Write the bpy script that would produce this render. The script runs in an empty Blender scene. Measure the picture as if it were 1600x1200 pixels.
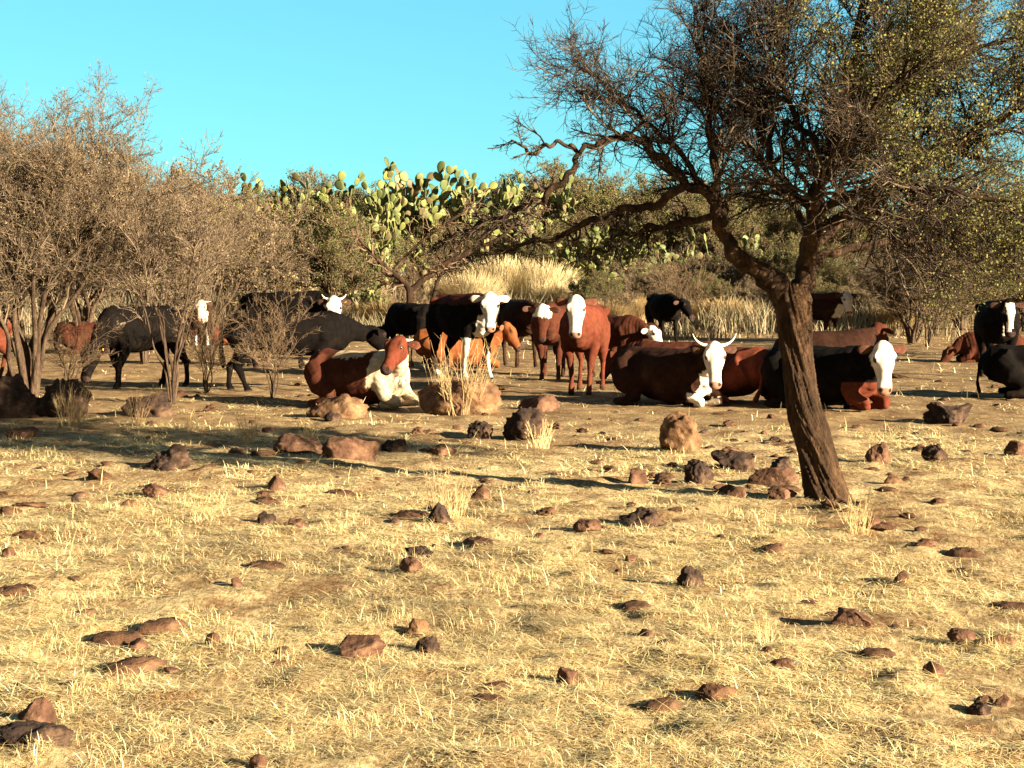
import bpy, bmesh, math, random
import numpy as np
from mathutils import Vector, Matrix

# ------------------------------------------------------------------ camera, sky, sun
SC = bpy.context.scene
COL = SC.collection
FPX = 2600.0                      # focal length in pixels of the 1600 px wide photograph
CAM_H = 1.55
PITCH = math.atan(160.0 / FPX)
cam_data = bpy.data.cameras.new('camera')
cam = bpy.data.objects.new('camera', cam_data)
COL.objects.link(cam)
cam_data.sensor_width = 36.0
cam_data.lens = 36.0 * FPX / 1600.0
cam_data.clip_start = 0.05
cam_data.clip_end = 6000.0
cam.location = (0, 0, CAM_H)
cam.rotation_euler = (math.pi / 2 - PITCH, 0, 0)
SC.camera = cam

SUN_EL = math.radians(15.5)
SUN_AZ = math.atan2(0.82, -0.57)          # compass style angle, from +Y towards +X
sun_dir = Vector((math.sin(SUN_AZ) * math.cos(SUN_EL), math.cos(SUN_AZ) * math.cos(SUN_EL), math.sin(SUN_EL)))
world = bpy.data.worlds.new('World')
SC.world = world
world.use_nodes = True
wn = world.node_tree
bg = wn.nodes['Background']
sky = wn.nodes.new('ShaderNodeTexSky')
sky.sky_type = 'NISHITA'
sky.sun_disc = False
sky.sun_elevation = SUN_EL
sky.sun_rotation = SUN_AZ
sky.air_density = 1.0
sky.dust_density = 0.3
sky.ozone_density = 1.0
tint = wn.nodes.new('ShaderNodeMix')
tint.data_type = 'RGBA'
tint.blend_type = 'MULTIPLY'
tint.inputs[0].default_value = 1.0
wn.links.new(sky.outputs[0], tint.inputs[6])
tint.inputs[7].default_value = (0.50, 1.35, 1.45, 1)
even = wn.nodes.new('ShaderNodeMix')          # clear even air: little whitening towards the horizon
even.data_type = 'RGBA'
even.inputs[0].default_value = 0.45
wn.links.new(tint.outputs[2], even.inputs[6])
even.inputs[7].default_value = (1.7, 4.9, 7.0, 1)
# the cyan air lies low in the north, opposite the sun; the rest of the dome keeps its natural colour
wtc = wn.nodes.new('ShaderNodeTexCoord'); wsep = wn.nodes.new('ShaderNodeSeparateXYZ')
wn.links.new(wtc.outputs['Generated'], wsep.inputs[0])
wmr = wn.nodes.new('ShaderNodeMapRange'); wmr.interpolation_type = 'SMOOTHSTEP'
wmr.inputs['From Min'].default_value = 0.35; wmr.inputs['From Max'].default_value = 0.9
wn.links.new(wsep.outputs['Y'], wmr.inputs['Value'])
nat = wn.nodes.new('ShaderNodeMix'); nat.data_type = 'RGBA'; nat.blend_type = 'MULTIPLY'
nat.inputs[0].default_value = 1.0; nat.inputs[7].default_value = (0.95, 0.85, 0.72, 1)
wn.links.new(sky.outputs[0], nat.inputs[6])
dome = wn.nodes.new('ShaderNodeMix'); dome.data_type = 'RGBA'
wn.links.new(wmr.outputs[0], dome.inputs[0])
wn.links.new(nat.outputs[2], dome.inputs[6]); wn.links.new(even.outputs[2], dome.inputs[7])
wn.links.new(dome.outputs[2], bg.inputs[0])
bg.inputs[1].default_value = 0.0235

sl = bpy.data.lights.new('sun', 'SUN')
sl.energy = 5.0
sl.angle = math.radians(0.5)
sl.color = (1.0, 0.87, 0.66)
sun = bpy.data.objects.new('sun', sl)
COL.objects.link(sun)
sun.rotation_euler = (-sun_dir).to_track_quat('-Z', 'Y').to_euler()
sun.location = sun_dir * 50

SC.view_settings.view_transform = 'Standard'
SC.view_settings.look = 'None'
SC.view_settings.gamma = 1.0
SC.view_settings.exposure = 2.58
SC.render.engine = 'CYCLES'
SC.cycles.max_bounces = 5
SC.cycles.transparent_max_bounces = 4

# ------------------------------------------------------------------ noise and terrain
def _hash(ix, iy, iz, seed):
    n = (ix * 374761393 + iy * 668265263 + iz * 2147483647 + seed * 1274126177) & 0xffffffff
    n = ((n ^ (n >> 13)) * 1274126177) & 0xffffffff
    n = (n ^ (n >> 16)) & 0xffffffff
    return n / 4294967295.0

def vnoise(P, scale=1.0, seed=0):
    P = np.asarray(P, dtype=np.float64) * scale
    i = np.floor(P).astype(np.int64)
    f = P - i
    f = f * f * (3 - 2 * f)
    out = np.zeros(len(P))
    for dx in (0, 1):
        wx = f[:, 0] if dx else 1 - f[:, 0]
        for dy in (0, 1):
            wy = f[:, 1] if dy else 1 - f[:, 1]
            for dz in (0, 1):
                wz = f[:, 2] if dz else 1 - f[:, 2]
                out += wx * wy * wz * _hash(i[:, 0] + dx, i[:, 1] + dy, i[:, 2] + dz, seed)
    return out * 2 - 1

def fbm(P, scale=1.0, seed=0, octs=3):
    s = np.zeros(len(P)); a = 1.0; t = 0
    for k in range(octs):
        s += a * vnoise(P, scale * 2 ** k, seed + k * 17); t += a; a *= 0.5
    return s / t

def height(x, y):
    x = np.atleast_1d(np.asarray(x, float)); y = np.atleast_1d(np.asarray(y, float))
    P = np.stack([x, y, np.zeros_like(x)], 1)
    z = 0.035 * fbm(P, 0.45, 3, 3) + 0.018 * fbm(P, 2.6, 9, 2) + (0.024 * np.clip(vnoise(P, 6.0, 19), -.1, 1) ** 1.0 + 0.014 * np.clip(vnoise(P, 11.0, 29), -.1, 1)) * np.clip(1.3 - y / 40, .3, 1)
    t = np.clip((y - 46) / 34, 0, 1)
    t = t * t * (3 - 2 * t)
    return z + 1.3 * t + 1.2 * np.clip((y - 80) / 120, 0, 1)

def hz(x, y):
    return float(height(x, y)[0])

def ray(px, py):
    u = (px - 800.0) / FPX; v = (600.0 - py) / FPX
    c, s = math.cos(PITCH), math.sin(PITCH)
    return Vector((u, c + v * s, v * c - s))

def at(px, py):
    """ground point seen at photo pixel (px, py), flat pasture"""
    r = ray(px, py)
    k = -CAM_H / r.z
    return Vector((r.x * k, r.y * k, 0))

def atd(px, py, Y):
    r = ray(px, py)
    k = Y / r.y
    return Vector((r.x * k, Y, CAM_H + r.z * k))

# ------------------------------------------------------------------ mesh helpers
def mesh_np(name, V, F, smooth=False, col=None, mats=(), fmat=None):
    """V (n,3); F list of int arrays (m,k); col per vertex (n,3)"""
    V = np.ascontiguousarray(V, dtype=np.float32)
    if not isinstance(F, list): F = [F]
    me = bpy.data.meshes.new(name)
    me.vertices.add(len(V)); me.vertices.foreach_set('co', V.ravel())
    nl = sum(f.size for f in F); nf = sum(len(f) for f in F)
    me.loops.add(nl)
    me.loops.foreach_set('vertex_index', np.concatenate([f.ravel() for f in F]).astype(np.int32))
    me.polygons.add(nf)
    st = []; o = 0
    for f in F:
        st.append(o + np.arange(len(f)) * f.shape[1]); o += f.size
    me.polygons.foreach_set('loop_start', np.concatenate(st).astype(np.int32))
    if smooth: me.polygons.foreach_set('use_smooth', np.ones(nf, bool))
    if fmat is not None: me.polygons.foreach_set('material_index', fmat.astype(np.int32))
    me.update(calc_edges=True)
    if col is not None:
        ca = me.color_attributes.new('tone', 'FLOAT_COLOR', 'POINT')
        c4 = np.ones((len(V), 4), np.float32); c4[:, :3] = col
        ca.data.foreach_set('color', c4.ravel())
    for m in mats: me.materials.append(m)
    return me

def link(name, me, parent=None, loc=None, rz=0.0):
    o = bpy.data.objects.new(name, me)
    COL.objects.link(o)
    if parent is not None: o.parent = parent
    if loc is not None: o.location = loc
    if rz: o.rotation_euler = (0, 0, rz)
    return o

def tag(o, label=None, cat=None, group=None, kind=None):
    if label: o['label'] = label
    if cat: o['category'] = cat
    if group: o['group'] = group
    if kind: o['kind'] = kind
    return o

def empty(name, loc, rz=0.0, sc=1.0):
    o = bpy.data.objects.new(name, None)
    COL.objects.link(o)
    o.location = loc; o.rotation_euler = (0, 0, rz); o.scale = (sc,) * 3
    o.empty_display_size = 0.2
    return o

def copy_tree(o, parent=None):
    c = o.copy(); COL.objects.link(c); c.parent = parent
    for ch in list(o.children):
        copy_tree(ch, c)
    return c

def norm(a):
    return a / np.maximum(np.linalg.norm(a, axis=-1, keepdims=True), 1e-9)

def segs(A, B, ra, rb, k=3):
    """prisms between points; returns V, F, seg index per vertex"""
    A = np.asarray(A, float); B = np.asarray(B, float)
    n = len(A)
    d = norm(B - A)
    h = np.where(np.abs(d[:, 2:3]) > 0.9, np.array([[1., 0, 0]]), np.array([[0, 0, 1.]]))
    u = norm(np.cross(d, h)); v = np.cross(d, u)
    ang = np.arange(k) * 2 * math.pi / k
    c = np.cos(ang)[None, :, None]; s = np.sin(ang)[None, :, None]
    ring = u[:, None, :] * c + v[:, None, :] * s
    VA = A[:, None, :] + ring * np.asarray(ra)[:, None, None]
    VB = B[:, None, :] + ring * np.asarray(rb)[:, None, None]
    V = np.concatenate([VA, VB], 1).reshape(-1, 3)
    base = (np.arange(n) * 2 * k)[:, None]
    i = np.arange(k)
    F = np.stack([base + i, base + (i + 1) % k, base + k + (i + 1) % k, base + k + i], -1).reshape(-1, 4)
    return V, F, np.repeat(np.arange(n), 2 * k)

def catmull(P, n):
    P = np.asarray(P, float)
    Q = np.vstack([2 * P[0] - P[1], P, 2 * P[-1] - P[-2]])
    m = len(P) - 1
    t = np.linspace(0, m - 1e-6, n); i = t.astype(int); f = (t - i)[:, None]
    p0, p1, p2, p3 = Q[i], Q[i + 1], Q[i + 2], Q[i + 3]
    return 0.5 * (2 * p1 + (p2 - p0) * f + (2 * p0 - 5 * p1 + 4 * p2 - p3) * f ** 2 + (3 * p1 - p0 - 3 * p2 + p3) * f ** 3)

def bark_tube(P, R, n=40, k=16, amp=0.08, seed=0, twist=2.0, squash=None):
    """smooth tube of a polyline with ridged bark. P (m,3), R (m,)"""
    m = len(P)
    C = catmull(P, n)
    r = np.interp(np.linspace(0, m - 1, n), np.arange(m), R)
    T = norm(np.gradient(C, axis=0))
    U = np.zeros_like(T); u = np.cross(T[0], [0, 1, 0.01]); u /= np.linalg.norm(u)
    for i in range(n):
        u = u - T[i] * np.dot(u, T[i]); u /= np.linalg.norm(u); U[i] = u
    W = np.cross(T, U)
    s = np.concatenate([[0], np.cumsum(np.linalg.norm(np.diff(C, axis=0), axis=1))])
    a = np.arange(k) * 2 * math.pi / k
    AA, SS = np.meshgrid(a, s)
    aa = AA + twist * SS
    rr = r[:, None] * np.ones_like(AA)
    Q = np.stack([np.cos(aa) * 3.2, np.sin(aa) * 3.2, SS * 1.2 / max(r.max(), .02) * 0.12], -1).reshape(-1, 3)
    n1 = fbm(Q, 1.0, seed, 3).reshape(n, k)
    Q2 = np.stack([np.cos(aa) * 7, np.sin(aa) * 7, SS * 5], -1).reshape(-1, 3)
    n2 = (1 - np.abs(vnoise(Q2, 1.3, seed + 5))).reshape(n, k)
    rr = rr * (1 + amp * (1.6 * n1 + 1.5 * (n2 - 0.7)))
    V = C[:, None, :] + U[:, None, :] * (np.cos(AA) * rr)[..., None] + W[:, None, :] * (np.sin(AA) * rr)[..., None]
    V = V.reshape(-1, 3)
    i = np.arange(n - 1)[:, None] * k; j = np.arange(k)[None, :]
    F = np.stack([i + j, i + (j + 1) % k, i + k + (j + 1) % k, i + k + j], -1).reshape(-1, 4)
    V = np.vstack([V, C[-1:], C[:1]])
    tip = n * k; L = (n - 1) * k
    T1 = np.stack([L + np.arange(k), L + (np.arange(k) + 1) % k, np.full(k, tip)], 1)
    T0 = np.stack([(np.arange(k) + 1) % k, np.arange(k), np.full(k, tip + 1)], 1)
    return V, [F, np.vstack([T1, T0])], C, r

# ------------------------------------------------------------------ materials
def new_mat(name):
    m = bpy.data.materials.new(name); m.use_nodes = True
    nt = m.node_tree; b = nt.nodes['Principled BSDF']
    return m, nt, b

def ramp(nt, src, stops):
    r = nt.nodes.new('ShaderNodeValToRGB')
    els = r.color_ramp.elements
    while len(els) < len(stops): els.new(0.5)
    for e, (p, c) in zip(els, stops):
        e.position = p; e.color = (*c, 1)
    nt.links.new(src, r.inputs[0])
    return r.outputs[0]

def noise_tex(nt, scale, detail=4, rough=0.6, coord='Object', vscale=(1, 1, 1)):
    tc = nt.nodes.new('ShaderNodeTexCoord')
    mp = nt.nodes.new('ShaderNodeMapping'); mp.inputs['Scale'].default_value = vscale
    n = nt.nodes.new('ShaderNodeTexNoise')
    n.inputs['Scale'].default_value = scale; n.inputs['Detail'].default_value = detail
    n.inputs['Roughness'].default_value = rough
    nt.links.new(tc.outputs[coord], mp.inputs[0]); nt.links.new(mp.outputs[0], n.inputs['Vector'])
    return n.outputs['Fac']

def mixc(nt, a, b, fac, mode='MIX'):
    m = nt.nodes.new('ShaderNodeMix'); m.data_type = 'RGBA'; m.blend_type = mode
    for sock, v in ((m.inputs[0], fac), (m.inputs[6], a), (m.inputs[7], b)):
        if isinstance(v, (int, float)): sock.default_value = v
        elif isinstance(v, tuple): sock.default_value = (*v, 1)
        else: nt.links.new(v, sock)
    return m.outputs[2]

def bump(nt, b, h, strength, dist):
    bp = nt.nodes.new('ShaderNodeBump')
    bp.inputs['Strength'].default_value = strength; bp.inputs['Distance'].default_value = dist
    nt.links.new(h, bp.inputs['Height']); nt.links.new(bp.outputs[0], b.inputs['Normal'])

def simple_mat(name, c1, c2, scale=8, rough=0.9, bmp=0.0, dist=0.01, spec=0.2, vscale=(1, 1, 1)):
    m, nt, b = new_mat(name)
    n = noise_tex(nt, scale, vscale=vscale)
    nt.links.new(ramp(nt, n, [(0.3, c1), (0.7, c2)]), b.inputs['Base Color'])
    b.inputs['Roughness'].default_value = rough
    b.inputs['Specular IOR Level'].default_value = spec
    if bmp: bump(nt, b, n, bmp, dist)
    return m

def attr_mat(name, rough=0.85, var=0.25, scale=30, spec=0.15, trans=0.0, bmp=0.0, dist=0.005, g=(.78, .72, .66)):
    m, nt, b = new_mat(name)
    a = nt.nodes.new('ShaderNodeAttribute'); a.attribute_name = 'tone'
    n = noise_tex(nt, scale)
    v = ramp(nt, n, [(0.25, tuple((1 - var) * q for q in g)), (0.75, tuple((1 + var) * q for q in g))])
    c = mixc(nt, a.outputs['Color'], v, 1.0, 'MULTIPLY')
    nt.links.new(c, b.inputs['Base Color'])
    b.inputs['Roughness'].default_value = rough
    b.inputs['Specular IOR Level'].default_value = spec
    if bmp: bump(nt, b, n, bmp, dist)
    if trans > 0:
        t = nt.nodes.new('ShaderNodeBsdfTranslucent')
        nt.links.new(c, t.inputs['Color'])
        mx = nt.nodes.new('ShaderNodeMixShader'); mx.inputs[0].default_value = trans
        out = nt.nodes['Material Output']
        nt.links.new(b.outputs[0], mx.inputs[1]); nt.links.new(t.outputs[0], mx.inputs[2])
        nt.links.new(mx.outputs[0], out.inputs['Surface'])
    return m

M = {}
M['grass'] = attr_mat('dry_straw', 0.75, 0.12, 6, 0.25, trans=0.15, g=(1.0, .98, .91))
M['tall'] = attr_mat('tall_straw', 0.8, 0.2, 3, 0.2, trans=0.2, g=(.66, .62, .56))
M['leaf'] = attr_mat('thorn_leaf', 0.8, 0.2, 20, 0.2, trans=0.2)
M['twig'] = attr_mat('twig', 0.9, 0.2, 12, 0.15)
M['pad'] = attr_mat('cactus_pad', 0.6, 0.18, 4, 0.3, bmp=0.3)
M['coat'] = attr_mat('cattle_coat', 0.9, 0.32, 16, 0.025, bmp=0.35, dist=0.004)
M['horn'] = simple_mat('horn', (0.55, 0.47, 0.34), (0.75, 0.68, 0.55), 12, 0.5)
M['eye'] = simple_mat('eye', (0.008, 0.006, 0.005), (0.015, 0.01, 0.008), 5, 0.15, spec=0.6)
M['tag_yellow'] = simple_mat('yellow_plastic', (0.75, 0.62, 0.02), (0.85, 0.72, 0.03), 9, 0.5)
M['tag_red'] = simple_mat('red_plastic', (0.6, 0.05, 0.05), (0.7, 0.08, 0.07), 9, 0.5)

def bark_material(name, dark, mid, light, rough=0.95):
    m, nt, b = new_mat(name)
    n1 = noise_tex(nt, 9, 6, 0.7, vscale=(1, 1, 0.22))
    n2 = noise_tex(nt, 38, 6, 0.75, vscale=(1, 1, 0.42))
    c1 = ramp(nt, n1, [(0.30, dark), (0.52, mid), (0.75, light)])
    c2 = ramp(nt, n2, [(0.35, (0.45, 0.42, 0.40)), (0.62, (1.15, 1.1, 1.05))])
    nt.links.new(mixc(nt, c1, c2, 0.85, 'MULTIPLY'), b.inputs['Base Color'])
    b.inputs['Roughness'].default_value = rough
    b.inputs['Specular IOR Level'].default_value = 0.1
    bump(nt, b, n2, 1.0, 0.03)
    return m
M['bark'] = bark_material('mesquite_bark', (0.012, 0.008, 0.005), (0.052, 0.030, 0.016), (0.15, 0.085, 0.042))
M['bark_dark'] = bark_material('dark_limb_bark', (0.010, 0.007, 0.005), (0.040, 0.023, 0.013), (0.11, 0.065, 0.035))
M['bark_grey'] = bark_material('grey_bark', (0.03, 0.02, 0.013), (0.075, 0.048, 0.03), (0.16, 0.11, 0.065))
M['nopal_wood'] = simple_mat('old_cactus_wood', (0.10, 0.07, 0.035), (0.2, 0.15, 0.07), 6, 0.9, 0.5, 0.02)

def rock_material(name, a, b2, c):
    m, nt, b = new_mat(name)
    n1 = noise_tex(nt, 5, 6, 0.65); n2 = noise_tex(nt, 26, 5, 0.7)
    c1 = ramp(nt, n1, [(0.32, a), (0.5, b2), (0.68, c)])
    c2 = ramp(nt, n2, [(0.33, (0.6, 0.56, 0.55)), (0.65, (1.15, 1.12, 1.1))])
    nt.links.new(mixc(nt, c1, c2, 0.8, 'MULTIPLY'), b.inputs['Base Color'])
    b.inputs['Roughness'].default_value = 0.95
    b.inputs['Specular IOR Level'].default_value = 0.12
    bump(nt, b, n2, 0.8, 0.02)
    return m
M['rock_red'] = rock_material('red_brown_rock', (0.035, 0.017, 0.010), (0.085, 0.043, 0.025), (0.18, 0.10, 0.056))
M['rock_dark'] = rock_material('dark_lava_and_shaded_rock', (0.014, 0.009, 0.007), (0.036, 0.022, 0.015), (0.11, 0.065, 0.038))  # dark lava; also puts shade into the colour of the left boulders
M['rock_tan'] = rock_material('tan_rock', (0.06, 0.03, 0.016), (0.14, 0.075, 0.036), (0.23, 0.14, 0.07))
M['dung'] = rock_material('dried_dung', (0.035, 0.018, 0.010), (0.08, 0.04, 0.02), (0.15, 0.085, 0.045))

# ground material: reddish soil showing between mats of trampled straw
def ground_material():
    m, nt, b = new_mat('pasture_ground')
    big = noise_tex(nt, 0.35, 5, 0.6)
    med = noise_tex(nt, 2.6, 6, 0.65, vscale=(1, 0.6, 1))
    fine = noise_tex(nt, 40, 6, 0.75, vscale=(1, 0.45, 1))
    soil = ramp(nt, fine, [(0.3, (0.05, 0.026, 0.012)), (0.52, (0.15, 0.078, 0.034)), (0.75, (0.26, 0.145, 0.065))])
    straw = ramp(nt, fine, [(0.3, (0.07, 0.042, 0.018)), (0.46, (0.34, 0.25, 0.115)), (0.66, (0.66, 0.52, 0.27))])
    f1 = ramp(nt, med, [(0.36, (0, 0, 0)), (0.56, (1, 1, 1))])
    f2 = ramp(nt, big, [(0.30, (0.35,) * 3), (0.62, (1, 1, 1))])
    f = mixc(nt, f1, f2, 1.0, 'MULTIPLY')
    tc = nt.nodes.new('ShaderNodeTexCoord'); sp = nt.nodes.new('ShaderNodeSeparateXYZ')
    nt.links.new(tc.outputs['Object'], sp.inputs[0])
    mr = nt.nodes.new('ShaderNodeMapRange'); mr.interpolation_type = 'SMOOTHSTEP'
    mr.inputs['From Min'].default_value = 13.5; mr.inputs['From Max'].default_value = 20.5; mr.inputs['To Max'].default_value = 0.88
    nt.links.new(sp.outputs['Y'], mr.inputs['Value'])
    tramp = ramp(nt, med, [(0.3, (0.085, 0.05, 0.024)), (0.5, (0.17, 0.105, 0.05)), (0.72, (0.32, 0.22, 0.105))])   # cattle camp trodden bare
    nt.links.new(mixc(nt, mixc(nt, soil, straw, f), tramp, mr.outputs[0]), b.inputs['Base Color'])
    b.inputs['Roughness'].default_value = 0.98
    b.inputs['Specular IOR Level'].default_value = 0.05
    bump(nt, b, fine, 0.8, 0.03)
    return m
M['ground'] = ground_material()

# ------------------------------------------------------------------ ground sheet
def build_ground():
    ys = np.concatenate([np.linspace(-60, 3, 20), np.arange(3.3, 14, 0.05), np.arange(14, 20, 0.1), np.arange(20, 50, 0.3),
                         np.arange(50, 120, 2.0), np.geomspace(122, 4000, 24)])
    t = np.linspace(-1, 1, 421)
    t = np.sign(t) * (0.35 * np.abs(t) + 0.65 * np.abs(t) ** 4)
    w = 18 + np.maximum(ys, 0) * 1.6
    X = t[None, :] * w[:, None]; Y = np.repeat(ys[:, None], len(t), 1)
    Z = height(X.ravel(), Y.ravel())
    V = np.stack([X.ravel(), Y.ravel(), Z], 1)
    n, k = len(ys), len(t)
    i = np.arange(n - 1)[:, None] * k; j = np.arange(k - 1)[None, :]
    F = np.stack([i + j, i + j + 1, i + k + j + 1, i + k + j], -1).reshape(-1, 4)
    o = link('ground', mesh_np('ground', V, F, True, mats=[M['ground']]))
    tag(o, 'dry reddish pasture soil under trampled yellow straw', 'ground', kind='structure')
build_ground()

# ------------------------------------------------------------------ grass
def blades(rng, XY, L, W, lean, tones, tuft=0, bend=0.5):
    """curved two-quad blades at XY. L, W arrays; lean = 0 upright .. 1 flat"""
    n = len(XY)
    az = rng.uniform(0, 2 * math.pi, n)
    el = (1 - lean) * math.pi / 2
    el2 = el * (1 - bend * rng.uniform(0.3, 1, n)) - 0.12 * rng.random(n)
    d = np.stack([np.cos(az), np.sin(az)], 1)
    s = np.stack([-d[:, 1], d[:, 0], np.zeros(n)], 1) * (W * 0.5)[:, None]
    z = height(XY[:, 0], XY[:, 1]) + rng.uniform(-0.004, 0.012, n)
    p0 = np.column_stack([XY, z])
    p1 = p0 + np.column_stack([d * np.cos(el)[:, None], np.sin(el)]) * (L * 0.5)[:, None]
    p2 = p1 + np.column_stack([d * np.cos(el2)[:, None], np.sin(el2)]) * (L * 0.5)[:, None]
    V = np.stack([p0 - s, p0 + s, p1 - s * 0.85, p1 + s * 0.85, p2 - s * 0.2, p2 + s * 0.2], 1).reshape(-1, 3)
    b = (np.arange(n) * 6)[:, None]
    F = np.concatenate([b + np.array([[0, 1, 3, 2]]), b + np.array([[2, 3, 5, 4]])], 0)
    return V, F, np.repeat(tones, 6, 0)

def straw_tones(rng, n, dark=0.15):
    base = np.array([[0.66, 0.50, 0.23], [0.74, 0.60, 0.32], [0.55, 0.39, 0.16], [0.50, 0.42, 0.20], [0.80, 0.70, 0.44], [0.30, 0.19, 0.085], [0.36, 0.34, 0.14]])
    p = np.array([.28, .24, .17, .09, .10, dark, 0.05]); p /= p.sum()
    c = base[rng.choice(len(base), n, p=p)] * rng.uniform(0.62, 1.18, (n, 1))
    return np.minimum(c, 0.85)

def cover_map(XY):
    P = np.column_stack([XY, np.zeros(len(XY))])
    P2 = P * np.array([[1, 0.7, 1]])
    bare = np.exp(-(((XY[:, 0] - 2.6) / 1.5) ** 2 + ((XY[:, 1] - 11.9) / .8) ** 2)) * .45       # trodden soil round the tree foot
    return 0.50 + 0.95 * fbm(P2, 1.9, 41, 3) + 0.40 * fbm(P, 0.33, 77, 2) - bare - 1.1 * np.clip(vnoise(P2, 4.2, 88) - .22, 0, 1) - 0.8 * np.clip(vnoise(P2, 9.0, 89) - .25, 0, 1)

def build_grass():
    rng = np.random.default_rng(5)
    Vs, Fs, Cs = [], [], []; off = 0
    for (y0, y1, dens, ls, ws, lift, cov) in ((4.2, 8, 11500, 0.048, 0.0027, 0.90, .30), (8, 12.5, 6800, 0.052, 0.0037, 0.89, .36),
                                         (12.5, 18, 2700, 0.062, 0.0065, 0.88, .58), (18, 28, 620, 0.075, 0.010, 0.88, .92), (28, 47, 120, 0.10, 0.018, 0.82, .95)):
        wid = lambda y: 0.33 * y + 0.7
        area = (wid(y0) + wid(y1)) * (y1 - y0)
        n = int(area * dens)
        y = np.sqrt(rng.uniform(y0 ** 2, y1 ** 2, n)); x = rng.uniform(-1, 1, n) * wid(y)
        XY = np.column_stack([x, y])
        c = cover_map(XY) + .12
        keep = rng.random(n) < np.clip((c - cov + 0.20) * 2.4, 0.03, 1)
        XY = XY[keep]; c = c[keep]; n = len(XY)
        lean = np.clip(rng.normal(lift + 0.1, 0.13, n), 0.1, 1.0)
        tuft = vnoise(np.column_stack([XY, np.zeros(n)]), 5.5, 63)
        up = rng.random(n) < 0.16 * np.clip((tuft - .25) * 3, 0.03, 1)
        lng = rng.random(n) < .08; 
        lean[up] = rng.uniform(0.1, 0.5, up.sum())
        L = ls * rng.uniform(0.45, 1.5, n); L[lng] *= 2.2; L[up] *= .8
        W = ws * rng.uniform(0.6, 1.4, n); W[up] *= .65
        V, F, C = blades(rng, XY, L, W, lean, straw_tones(rng, n))
        pt = np.clip(1.10 + .42 * fbm(np.column_stack([XY * [1, .7], np.zeros(n)]), 1.1, 202, 3) + .25 * vnoise(np.column_stack([XY, np.zeros(n)]), 6, 203), .45, 1.25)
        C = np.clip(C * np.repeat(pt, 6)[:, None], 0, .85)
        Vs.append(V); Fs.append(F + off); Cs.append(C); off += len(V)
    o = link('dry_grass', mesh_np('dry_grass', np.vstack(Vs), np.vstack(Fs), False, np.vstack(Cs), [M['grass']]))
    tag(o, 'short trampled golden straw grass covering the pasture', 'grass', kind='stuff')
    # scattered knee high stalks among the cattle and boulders
    n = 1100
    y = rng.uniform(9, 46, n); x = rng.uniform(-1, 1, n) * (0.33 * y + 1)
    cl = fbm(np.column_stack([x, y, np.zeros(n)]), 0.9, 123, 2)
    k = rng.random(n) < np.clip((cl - 0.05) * 3.0, 0.03, 1)
    XY = np.column_stack([x, y])[k]; n = len(XY)
    V, F, C = blades(rng, XY, rng.uniform(0.06, 0.20, n), 0.0032 + 0.00035 * XY[:, 1], rng.uniform(0, 0.35, n), straw_tones(rng, n, 0.05), bend=0.25)
    o = link('grass_stalks', mesh_np('grass_stalks', V, F, False, C, [M['grass']]))
    tag(o, 'thin upright dry stalks scattered over the pasture', 'grass', kind='stuff')
    # tall straw belt behind the herd
    n = 95000
    y = rng.uniform(45, 84, n); x = rng.uniform(-1, 1, n) * (0.34 * y + 2)
    P = np.column_stack([x, y, np.zeros(n)])
    c = fbm(P, 0.28, 7, 3)
    k = rng.random(n) < np.clip(0.25 + c * 2.6, 0.04, 1)
    XY = np.column_stack([x, y])[k]; c = c[k]; n = len(XY)
    L = rng.uniform(0.35, 0.8, n) * (0.75 + 0.9 * np.clip(c + .2, 0, 1)) * np.clip((XY[:, 1] - 43) / 5, 0.35, 1.25)
    base = np.array([[0.36, 0.30, 0.18], [0.46, 0.40, 0.26], [0.26, 0.21, 0.13], [0.18, 0.18, 0.09], [0.32, 0.24, 0.14]])
    t = base[rng.integers(0, 5, n)] * rng.uniform(0.75, 1.1, (n, 1))
    V, F, C = blades(rng, XY, L, np.full(n, 0.03), rng.uniform(0.0, 0.4, n), t, bend=0.4)
    o = link('tall_dry_grass', mesh_np('tall_dry_grass', V, F, False, C, [M['tall']]))
    tag(o, 'tall pale dry grass belt between the herd and the thicket', 'grass', kind='stuff')
build_grass()

def clump_mesh(seed, n, rad, h, w, tone, spread=0.6):
    rng = np.random.default_rng(seed)
    a = rng.uniform(0, 2 * math.pi, n); r = rad * np.sqrt(rng.random(n)) * 0.55
    p0 = np.column_stack([r * np.cos(a), r * np.sin(a), np.zeros(n)])
    az = a + rng.normal(0, 0.6, n); out = r / max(rad, 1e-3) * spread * 1.6 + rng.uniform(0, 0.25, n)
    L = h * rng.uniform(0.55, 1.05, n)
    el = math.pi / 2 - out * 0.7; el2 = el - out * 0.9
    d = np.stack([np.cos(az), np.sin(az)], 1)
    s = np.stack([-d[:, 1], d[:, 0], np.zeros(n)], 1) * w * 0.5
    p1 = p0 + np.column_stack([d * np.cos(el)[:, None], np.sin(el)]) * (L * 0.55)[:, None]
    p2 = p1 + np.column_stack([d * np.cos(el2)[:, None], np.sin(el2)]) * (L * 0.45)[:, None]
    V = np.stack([p0 - s, p0 + s, p1 - s * 0.8, p1 + s * 0.8, p2 - s * 0.2, p2 + s * 0.2], 1).reshape(-1, 3)
    b = (np.arange(n) * 6)[:, None]
    F = np.concatenate([b + np.array([[0, 1, 3, 2]]), b + np.array([[2, 3, 5, 4]])], 0)
    c = np.array(tone)[None] * rng.uniform(0.7, 1.15, (n, 1)) * np.array([[1, 1, 1]])
    return mesh_np('grass_clump', V, F, False, np.repeat(np.minimum(c, .85), 6, 0), [M['tall']])

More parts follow.
